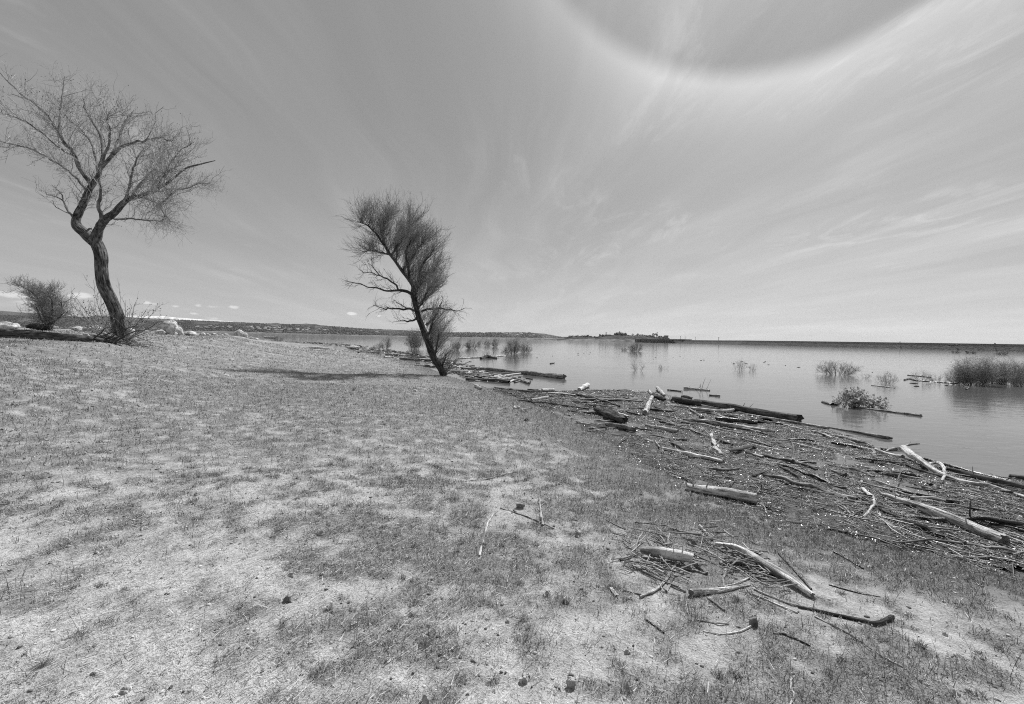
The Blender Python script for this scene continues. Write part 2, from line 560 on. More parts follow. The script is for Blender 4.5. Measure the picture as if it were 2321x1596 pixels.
def build_water():
    m, t, b, out = new_mat('lake_water')
    p = t.pos()
    s = t.sep(p)
    q = t.comb(t.math('MULTIPLY', s[0], .55), s[1], 0.0)
    w1 = t.noise(q, 2.6, 3, .5, .6); w2 = t.noise(q, 9.0, 2, .5, .3); w3 = t.noise(q, .35, 3, .5)
    dist = t.vmath('LENGTH', p, out=1)
    fade = t.math('DIVIDE', 1.0, t.math('ADD', 1.0, t.math('MULTIPLY', dist, .02)))
    h = t.math('ADD', t.math('MULTIPLY', w1, .014), t.math('MULTIPLY', w2, .0035))
    h = t.math('MULTIPLY', t.math('MULTIPLY', h, t.maprange(w3, .3, .7, .5, 1.2)), fade)
    t.put(b.inputs['Normal'], t.bump(h, 1.0, 1.0))
    mud = t.maprange(t.noise(p, .15, 3), .3, .7, .11, .15)
    t.put(b.inputs['Base Color'], grey(t, mud))
    b.inputs['Roughness'].default_value = .06
    b.inputs['IOR'].default_value = 1.33
    b.inputs['Specular IOR Level'].default_value = .5
    S = 6050.0
    g = Geo()
    xs = np.array([-S, -1200, -200, 0, 200, 1200, S]); ys = np.array([-S, -1200, -100, 60, 500, 2500, S])
    X, Y = np.meshgrid(xs, ys)
    V = np.stack([X, Y, 0 * X], -1).reshape(-1, 3)
    i = np.arange(6)[:, None] * 7 + np.arange(6)[None]
    F = np.stack([i, i + 1, i + 8, i + 7], -1).reshape(-1, 4)
    g.add(V, F)
    o = g.build('water', m, smooth=False)
    tagp(o, kind='structure')


build_ground()
build_water()

# ================================================================== GRASS AND SMALL GROUND COVER
def polar_points(n, r0, r1, power, azr=60):
    """density ~ r^-power per unit area"""
    u = RNG.random(n); e = 2 - power
    if abs(e) < 1e-6:
        r = r0 * (r1 / r0) ** u
    else:
        r = (r0 ** e + u * (r1 ** e - r0 ** e)) ** (1 / e)
    a = np.radians(RNG.uniform(-azr, azr, n))
    return np.sin(a) * r, np.cos(a) * r, r


def blades(n, r0, r1, power, hgt, wid, seed_tone, thr=.35, lean=.5, dry=.35):
    x, y, r = polar_points(n, r0, r1, power)
    cell = .16 if r0 < 3 else (.34 if r0 < 10 else .9)          # part of the grass stands in tufts
    ix = np.floor(x / cell).astype(np.int64); iy = np.floor(y / cell).astype(np.int64)
    pres = _h(ix, iy, ix * 0 + 3); tuft = (RNG.random(n) < .42) & (pres < .38)
    cx = (ix + .2 + .6 * _h(ix, iy, ix * 0 + 5)) * cell; cy = (iy + .2 + .6 * _h(ix, iy, ix * 0 + 9)) * cell
    sg = cell * (.06 + .16 * _h(ix, iy, ix * 0 + 12))
    x = np.where(tuft, cx + RNG.normal(0, 1, n) * sg, x); y = np.where(tuft, cy + RNG.normal(0, 1, n) * sg, y); r = np.hypot(x, y)
    d = sdist(x, y)
    v = veg(x, y, d)
    cl = fbm(x * 5, y * 5, 3.3, 2)
    rt = sstep(-.2, 1.0, x / np.maximum(y, .1)) * (1 - sstep(5, 9, r))
    v = np.where(tuft, np.clip(v + .3, 0, 1), v)
    keep = (d > .03) & (RNG.random(n) < sstep(thr, thr + .45, v + (cl - .5) * 1.3) * .85 + .15 - .10 * rt) & (RNG.random(n) > heap_mask(x, y) * .85)
    x, y, r, d, v, rt, tuft = x[keep], y[keep], r[keep], d[keep], v[keep], rt[keep], tuft[keep]
    n = len(x)
    z = H(x, y) - .004
    h = RNG.uniform(hgt[0], hgt[1], n) * (1 + .028 * r) * (.55 + .75 * v)
    w = RNG.uniform(wid[0], wid[1], n) * (.6 + .22 * r)
    ph = RNG.uniform(0, 2 * pi, n)
    wd = np.stack([np.cos(ph), np.sin(ph), 0 * ph], -1)
    la = RNG.uniform(0, 2 * pi, n); lm = RNG.uniform(.05, lean * 2, n)
    ln = np.stack([np.cos(la) * lm, np.sin(la) * lm, np.ones(n)], -1)
    ln /= np.linalg.norm(ln, axis=1, keepdims=True)
    b0 = np.stack([x, y, z], -1)
    mid = b0 + ln * (h * .55)[:, None]
    tip = b0 + ln * h[:, None] + np.stack([np.cos(la), np.sin(la), -0.6 + 0 * la], -1) * (h * lm * .35)[:, None]
    V = np.stack([b0 - wd * w[:, None] * .5, b0 + wd * w[:, None] * .5, mid + wd * w[:, None] * .4, mid - wd * w[:, None] * .4, tip], 1)
    isdry = RNG.random(n) < dry * (1 - .78 * rt) * np.where(tuft, .6, 1)
    h = h * np.where(tuft, 1.25, 1.0)
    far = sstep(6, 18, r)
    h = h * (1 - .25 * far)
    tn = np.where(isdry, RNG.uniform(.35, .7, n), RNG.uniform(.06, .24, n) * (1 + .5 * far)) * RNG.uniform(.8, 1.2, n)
    return V, np.repeat(tn, 5), n


def build_grass():
    g = Geo()
    for args in ((260000, 1.2, 6, .6, (.010, .045), (.0014, .0030), 0, .36, 1.1, .42),
                 (230000, 5, 16, .9, (.010, .045), (.0016, .0036), 0, .34, 1.0, .42),
                 (150000, 14, 60, 1.2, (.015, .05), (.002, .0045), 0, .28, .9, .40)):
        V, tn, n = blades(*args)
        V = V.reshape(-1, 3)
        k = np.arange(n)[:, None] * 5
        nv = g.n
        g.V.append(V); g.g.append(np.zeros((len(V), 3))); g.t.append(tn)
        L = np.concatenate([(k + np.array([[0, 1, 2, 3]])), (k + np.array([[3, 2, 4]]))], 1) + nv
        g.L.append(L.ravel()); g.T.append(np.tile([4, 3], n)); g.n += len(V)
    # tall single stalks
    x, y, r = polar_points(6000, 1.6, 14, 1.0); d = sdist(x, y)
    kp = (d > .1) & (RNG.random(len(x)) < sstep(.3, .9, veg(x, y, d))); x, y, r = x[kp], y[kp], r[kp]; n = len(x)
    z = H(x, y); h = RNG.uniform(.06, .17, n)
    la = RNG.uniform(0, 2 * pi, n); lm = RNG.uniform(0, .35, n)
    s = np.linspace(0, 1, 4)[None, :, None]
    pth = np.stack([x, y, z], -1)[:, None] + s * h[:, None, None] * np.stack([np.cos(la) * lm, np.sin(la) * lm, np.ones(n)], -1)[:, None] + s * s * h[:, None, None] * np.stack([np.cos(la), np.sin(la), 0 * la], -1)[:, None] * .15
    tubes(g, pth, np.repeat((.0007 + .00016 * r)[:, None], 4, 1) * np.array([1, .9, .8, .5]), 3, RNG.uniform(.1, .4, n))
    o = g.build('grass', M['grass'], smooth=False)
    tagp(o, 'short patchy grass and thin stalks covering the sandy bank', 'grass', kind='stuff')

    # low broad-leaved weeds: rosettes of small leaves
    g = Geo()
    x, y, r = polar_points(44000, 1.3, 26, 1.1); d = sdist(x, y); v = veg(x, y, d)
    kp = (d > .15) & (RNG.random(len(x)) < sstep(.3, .85, v) * .8 + .2); x, y, r = x[kp], y[kp], r[kp]; n = len(x)
    z = H(x, y); nl = 7
    pa = RNG.uniform(0, 2 * pi, (n, 1)) + np.arange(nl)[None] * 2.4
    rad = RNG.uniform(.005, .019, (n, nl)) * (.6 + .045 * r[:, None])
    el = RNG.uniform(.05, .9, (n, nl))
    dirv = np.stack([np.cos(pa) * np.cos(el), np.sin(pa) * np.cos(el), np.sin(el)], -1)
    side = np.stack([-np.sin(pa), np.cos(pa), 0 * pa], -1)
    c = np.stack([x, y, z], -1)[:, None] + RNG.normal(0, .006, (n, nl, 3)) * (1 + r[:, None, None] * .15)
    base = c; midp = c + dirv * (rad * .55)[..., None]; tip = c + dirv * rad[..., None] - np.array([0, 0, .15]) * rad[..., None]
    w = (rad * .30)[..., None]
    V = np.stack([base, midp + side * w, tip, midp - side * w], 2).reshape(-1, 3)
    F = np.arange(n * nl * 4).reshape(-1, 4)
    g.add(V, F, None, np.repeat(np.where(RNG.random(n * nl) < .2, RNG.uniform(.3, .5, n * nl), RNG.uniform(.08, .28, n * nl)), 4))
    o = g.build('ground_weeds', M['grass'], smooth=False)
    tagp(o, 'low dark leafy weeds hugging the bank between the grass', 'weeds', kind='stuff')

    # dry straw lying flat and fine litter
    g = Geo()
    x, y, r = polar_points(110000, 1.2, 24, 1.2); d = sdist(x, y)
    kp = (d > .0) & (RNG.random(len(x)) < .12 + .88 * sstep(1.2, -1.5, x)) & (heap_mask(x, y) < .4); x, y, r = x[kp], y[kp], r[kp]; n = len(x)
    z = H(x, y) + RNG.uniform(.003, .03, n)
    # straw laid mostly along the sun's azimuth, imitating streaks of grass-blade shadow
    an = np.where(RNG.random(n) < .7, RNG.normal(radians(58), .28, n), RNG.uniform(0, pi, n))
    L = RNG.uniform(.015, .070, n) * (1 + .05 * r); w = RNG.uniform(.0006, .0017, n) * (.6 + .2 * r)
    dv = np.stack([np.cos(an), np.sin(an), RNG.normal(0, .12, n)], -1) * L[:, None] * .5
    sv = np.stack([-np.sin(an), np.cos(an), 0 * an], -1) * w[:, None]
    c = np.stack([x, y, z], -1)
    V = np.stack([c - dv - sv, c + dv - sv * .3, c + dv + sv * .3, c - dv + sv], 1).reshape(-1, 3)
    leftw = sstep(1.5, -2.5, x)
    br = RNG.random(n) < (.40 + .20 * leftw)
    g.add(V, np.arange(n * 4).reshape(-1, 4), None, np.repeat(np.where(br, RNG.uniform(.5, .8, n), RNG.uniform(.05, .2, n)), 4))
    o = g.build('dry_straw', M['grass'], smooth=False)
    tagp(o, 'pale dry straw lying flattened over the sandy soil, aligned to imitate shadow streaks', 'straw', kind='stuff')


build_grass()

# ---- pebbles
_oct = np.array([[1, 0, 0], [-1, 0, 0], [0, 1, 0], [0, -1, 0], [0, 0, 1], [0, 0, -1]], float)
_octf = np.array([[0, 2, 4], [2, 1, 4], [1, 3, 4], [3, 0, 4], [2, 0, 5], [1, 2, 5], [3, 1, 5], [0, 3, 5]])


def ico(sub):
    V = list(map(tuple, _oct)); F = [tuple(f) for f in _octf]
    V = [np.array(v) for v in V]
    for _ in range(sub):
        cache = {}; F2 = []

        def mid(a, b):
            k = (min(a, b), max(a, b))
            if k not in cache:
                v = V[a] + V[b]; V.append(v / np.linalg.norm(v)); cache[k] = len(V) - 1
            return cache[k]
        for a, b, c in F:
            ab, bc, ca = mid(a, b), mid(b, c), mid(c, a)
            F2 += [(a, ab, ca), (b, bc, ab), (c, ca, bc), (ab, bc, ca)]
        F = F2
    return np.array(V), np.array(F)


IC1, IC1F = ico(1)
IC2, IC2F = ico(2)
IC4, IC4F = ico(4)


def build_pebbles():
    g = Geo()
    x, y, r = polar_points(5200, 1.3, 20, 1.2); d = sdist(x, y); kp = d > .1; x, y, r = x[kp], y[kp], r[kp]; n = len(x)
    z = H(x, y)
    sz = RNG.uniform(.003, .011, n) * (.7 + .09 * r); sc = RNG.uniform(.6, 1.4, (n, 3)); sc[:, 2] *= .6
    jit = RNG.uniform(.75, 1.25, (n, len(IC1), 1))
    V = IC1[None] * jit * sc[:, None] * sz[:, None, None] + np.stack([x, y, z + sz * .3], -1)[:, None]
    F = (IC1F[None] + (np.arange(n) * len(IC1))[:, None, None]).reshape(-1, 3)
    g.add(V, F, None, np.repeat(RNG.choice([.12, .3, .5, .7], n, p=[.45, .25, .2, .10]) * RNG.uniform(.8, 1.2, n), len(IC1)))
    o = g.build('pebbles', M['pebble'], smooth=False)
    tagp(o, 'small pale pebbles and soil crumbs sprinkled over the bank', 'pebbles', kind='stuff')


build_pebbles()


def boulder(name, c, size, mat, label, cat='rock', group=None, seed=0, rough=.35, sink=.25):
    """size = (width x, depth y, height z) in metres; c = ground point"""
    D = IC4
    s = seed * 13.7
    n = fbm(D[:, 0] * 1.3 + s, D[:, 1] * 1.3 + s, D[:, 2] * 1.3 + s + 20, 4)
    # facets: clamp along a few random planes
    rg = np.random.default_rng(seed + 5)
    rad = np.ones(len(D))
    for _ in range(9):
        pn = rg.normal(0, 1, 3); pn /= np.linalg.norm(pn); off = rg.uniform(.62, .95)
        dd = D @ pn
        rad = np.minimum(rad, np.where(dd > .05, off / np.maximum(dd, .05), 9))
    crk = np.abs(fbm(D[:, 0] * 2.6 + s, D[:, 1] * 2.6, D[:, 2] * 2.6 + 3, 3) - .5)
    rad = rad * (1 - .10 * np.exp(-(crk / .018) ** 2))
    rad = rad * (1 + (n - .5) * rough * 1.4)
    V = D * rad[:, None] * np.array(size) * .5
    V[:, 2] += size[2] * (.5 - sink)
    g = Geo(); g.add(V, IC4F)
    o = g.build(name, mat, smooth=False)
    o.location = [float(q) for q in c]; o.rotation_euler = (0, 0, rg.uniform(0, 6))
    tagp(o, label, cat, group)
    return o


# ================================================================== DRIFTWOOD MAT
_outer_px = [(2700, 1135), (2330, 1090), (2150, 1060), (2020, 1030), (1930, 990), (1820, 962), (1740, 947), (1640, 932), (1540, 912), (1510, 894), (1430, 884), (1330, 884), (1230, 887), (1125, 880)]
_inner_px = [(2900, 1400), (2500, 1340), (2321, 1303), (2150, 1268), (2000, 1233), (1870, 1203), (1760, 1166), (1650, 1129), (1560, 1089), (1480, 1054), (1400, 1014), (1300, 955), (1200, 915), (1110, 884)]
MO = catmull(np.array([at_z(*p) for p in _outer_px]), 420)
MI = catmull(np.array([at_z(*p) for p in _inner_px]), 420)
_k = np.arange(420)
MI[:, 0] += (fbm(_k * .11, 1.5, 2.5, 3) - .5) * .8; MI[:, 1] += (fbm(_k * .13, 4.5, 2.5, 3) - .5) * .8
MAT_BVH = None


def top_z(x, y):
    """height of whatever lies uppermost here: bank, water or floating mat"""
    z = max(float(H(x, y)), 0.0)
    if MAT_BVH is not None:
        h = MAT_BVH.ray_cast((float(x), float(y), 2.0), (0, 0, -1))[0]
        if h is not None: z = max(z, h[2])
    return z


def mat_z(s, t, x, y):
    """height of the floating mat, s along (0..1), t across (0 shore .. 1 lake)"""
    e = sstep(0, .10, 1 - t) * sstep(0, .02, s) * sstep(0, .02, 1 - s)
    n = fbm(x * 1.3, y * 1.3, 2.0, 3); n2 = fbm(x * 6, y * 6, 4.0, 3); n3 = fbm(x * 25, y * 25, 6.0, 2)
    hole = sstep(.26, .36, n)
    z = -.045 + e * hole * .060 + (n2 - .5) * .06 + (n3 - .5) * .035
    return np.maximum(z, H(x, y, False) + .004 + (n2 - .45) * .03) if True else z


def mat_pt(s, t):
    k = s * (len(MO) - 1.001); i = k.astype(int); f = (k - i)[:, None]
    o = MO[i] * (1 - f) + MO[i + 1] * f; n = MI[i] * (1 - f) + MI[i + 1] * f
    return n[:, :2] * (1 - t[:, None]) + o[:, :2] * t[:, None]


def build_mat():
    ns, nt_ = 900, 150
    s = np.linspace(0, 1, ns) ** 1.0; t = np.linspace(0, 1, nt_)
    Sg, Tg = np.meshgrid(s, t, indexing='ij')
    xy = mat_pt(Sg.ravel(), Tg.ravel())
    wv = (fbm(xy[:, 0] * 1.2, xy[:, 1] * 1.2, 3.3, 3) - .5) * .5 * sstep(.6, 1, Tg.ravel())
    T2 = np.clip(Tg.ravel() + wv * .0, 0, 1)
    z = mat_z(Sg.ravel(), Tg.ravel() + np.abs(wv) * .35, xy[:, 0], xy[:, 1])
    V = np.column_stack([xy, z])
    idx = np.arange(ns * nt_).reshape(ns, nt_)
    F = np.stack([idx[:-1, :-1], idx[:-1, 1:], idx[1:, 1:], idx[1:, :-1]], -1).reshape(-1, 4)
    m, t_, b, out = new_mat('debris_mat')
    p = t_.pos()
    n1 = t_.noise(p, 30, 5, .75); n2 = t_.noise(p, 4, 4, .6); n3 = t_.noise(t_.vmath('MULTIPLY', p, (1, 3, 1)), 60, 3, .7)
    v = t_.math('MULTIPLY', t_.maprange(n1, .36, .66, .012, .15), t_.maprange(n2, .3, .7, .6, 1.5))
    t_.put(b.inputs['Base Color'], grey(t_, v))
    t_.put(b.inputs['Roughness'], t_.maprange(n2, .35, .65, .35, .7))
    t_.put(b.inputs['Normal'], t_.bump(t_.math('ADD', n1, n3), 1.0, .03))
    global MAT_BVH
    from mathutils.bvhtree import BVHTree
    MAT_BVH = BVHTree.FromPolygons([tuple(map(float, q)) for q in V], [tuple(map(int, f)) for f in F])
    g = Geo(); g.add(V, F)
    o = g.build('debris_mat', m)
    tagp(o, 'dark wet mat of rotted bark and chips floating along the shore', 'debris', kind='stuff')

    # chips and fine sticks
    g = Geo()
    n = 170000
    s = RNG.random(n) ** .8; t = RNG.random(n) * 1.03 - .03 * RNG.random(n) - np.abs(RNG.normal(0, .05, n)) * (RNG.random(n) < .35)
    xy = mat_pt(s, t); x, y = xy[:, 0], xy[:, 1]
    r = np.hypot(x, y)
    kp = (RNG.random(n) < np.clip(9 / r, .15, 1)) & ((fbm(x * 1.3, y * 1.3, 2.0, 3) > .36) | (RNG.random(n) < .25)) & (y > .5)
    x, y, r, t, s = x[kp], y[kp], r[kp], t[kp], s[kp]; n = len(x)
    z = np.maximum(np.maximum(mat_z(s, t, x, y), 0.0), H(x, y)) + RNG.uniform(.001, .012, n)
    an = RNG.uniform(0, 2 * pi, n); sz = RNG.lognormal(-5.6, .5, n).clip(.0012, .0075) * (.6 + .04 * r)
    tx = RNG.normal(0, .3, n); ty = RNG.normal(0, .3, n)
    u = np.stack([np.cos(an), np.sin(an), tx], -1) * sz[:, None] * RNG.uniform(1, 2.2, n)[:, None]; w = np.stack([-np.sin(an), np.cos(an), ty], -1) * (sz * .7)[:, None]
    c = np.stack([x, y, z], -1)
    V = np.stack([c - u - w * .6, c + u - w, c + u * .8 + w, c - u * .7 + w * .8], 1).reshape(-1, 3)
    tn = np.where(RNG.random(n) < .22, RNG.uniform(.12, .34, n), RNG.uniform(.03, .14, n))
    g.add(V, np.arange(n * 4).reshape(-1, 4), None, np.repeat(tn, 4))
    o = g.build('wood_chips', M['litter'], smooth=False)
    tagp(o, 'glinting wet wood chips and bark flakes strewn over the debris mat', 'wood chips', kind='stuff')

    g = Geo()
    n = 44000
    s = RNG.random(n) ** .85; t = RNG.random(n) ** .9 - np.abs(RNG.normal(0, .04, n)) * (RNG.random(n) < .3)
    xy = mat_pt(s, t); x, y = xy[:, 0], xy[:, 1]; r = np.hypot(x, y)
    kp = (y > .5) & (fbm(x * 1.3 + .0, y * 1.3, 2.0, 3) + RNG.normal(0, .06, n) > .38); x, y, r, s, t = x[kp], y[kp], r[kp], s[kp], t[kp]; n = len(x)
    # sticks lie roughly along the shore
    i = (s * 418).astype(int)
    along = MO[i + 1][:, :2] - MO[i][:, :2] + MI[i + 1][:, :2] - MI[i][:, :2]
    a0 = np.arctan2(along[:, 1], along[:, 0]); an = a0 + RNG.normal(0, .6, n) + np.where(RNG.random(n) < .2, RNG.uniform(0, pi, n), 0)
    L = RNG.lognormal(-2.35, .65, n).clip(.03, .9)
    z = np.maximum(np.maximum(mat_z(s, t, x, y), 0.0), H(x, y)) + RNG.uniform(.001, .018, n)
    sp = np.linspace(-.5, .5, 5)[None, :, None]
    bend = RNG.normal(0, .12, (n, 1, 1))
    dv = np.stack([np.cos(an), np.sin(an), RNG.normal(0, .05, n)], -1)[:, None] * L[:, None, None]
    pv = np.stack([-np.sin(an), np.cos(an), 0 * an], -1)[:, None] * L[:, None, None]
    pth = np.stack([x, y, z], -1)[:, None] + dv * sp + pv * bend * sp * sp * 4 + RNG.normal(0, .012, (n, 5, 3)) * L[:, None, None] * np.array([1, 1, .5])
    rd = (.0016 + .010 * L ** 1.2 * RNG.uniform(.3, 1, n))[:, None] * np.array([.7, 1, 1, .9, .5])[None] * (1 + .02 * r[:, None])
    tn = np.where(RNG.random(n) < .26, RNG.uniform(.25, .6, n), RNG.uniform(.015, .16, n))
    tubes(g, pth, rd, 5, tn)
    o = g.build('fine_sticks', M['litter'])
    tagp(o, 'countless thin dark sticks tangled through the debris mat', 'sticks', kind='stuff')


build_mat()


# ================================================================== TRACED DRIFTWOOD
PXW = 1 / (K * FPX)


def trace(name, pts, w, mat, label, cat='driftwood', group=None, lift=1.0, S=12, rough=.14, jag=.45, wig=.3, flat=1.0, extra=None, n=None, sink=0.0):
    """lay a log where the photograph shows it: pts measured (x, y[, raise in m]), w = apparent width(s) in measured pixels"""
    W = [w] * len(pts) if np.isscalar(w) else list(w)
    W = [q * 1.15 for q in W]
    pos = []; rad = []
    for q, ww in zip(pts, W):
        g0 = G(q[0], q[1]); r = ww * PXW * g0[1] * .5
        g1 = G(q[0], q[1], r * lift)
        r = ww * PXW * g1[1] * .5
        z = top_z(g1[0], g1[1]) + r * lift + (q[2] if len(q) > 2 else 0) - sink
        pos.append([g1[0], g1[1], z]); rad.append(max(r, .0025))
    if name in ('driftwood_log', 'driftwood_pole', 'driftwood_slab') and 'curved' not in label:      # trunks are nearly straight
        q = np.array(pos); tt = np.concatenate([[0], np.cumsum(np.linalg.norm(np.diff(q, axis=0), axis=1))]); tt = (tt / tt[-1])[:, None]
        A_ = np.hstack([np.ones_like(tt), tt]); fit = A_ @ np.linalg.lstsq(A_, q, rcond=None)[0]
        pos = .3 * q + .7 * fit
    g = Geo()
    log_geo(g, pos, rad, S=S, rough=rough, jag=jag, wig=wig, flat=flat, n=n)
    if extra is None and name in ('driftwood_log', 'driftwood_branch', 'driftwood_pole') and len(pts) > 2:
        extra = stubs(int(RNG.integers(1, 5)), max(np.mean(rad) * 4, .05), 1.0, r=.2)
    if extra: extra(g, np.array(pos), np.array(rad))
    c = np.mean(pos, 0)
    o = g.build(name, M[mat], origin=c)
    tagp(o, label, cat, group)
    return o


def stubs(k, length, spread=1.0, trange=(.1, .9), r=.35):
    def f(g, pos, rad):
        p, rr = sprout([pos], k, (length * .4, length), spread, (0, 0, .5), (rad.mean() * r, rad.mean() * r * .3), 4, trange, .3, .05, .3)
        tubes(g, p, rr, 5)
    return f


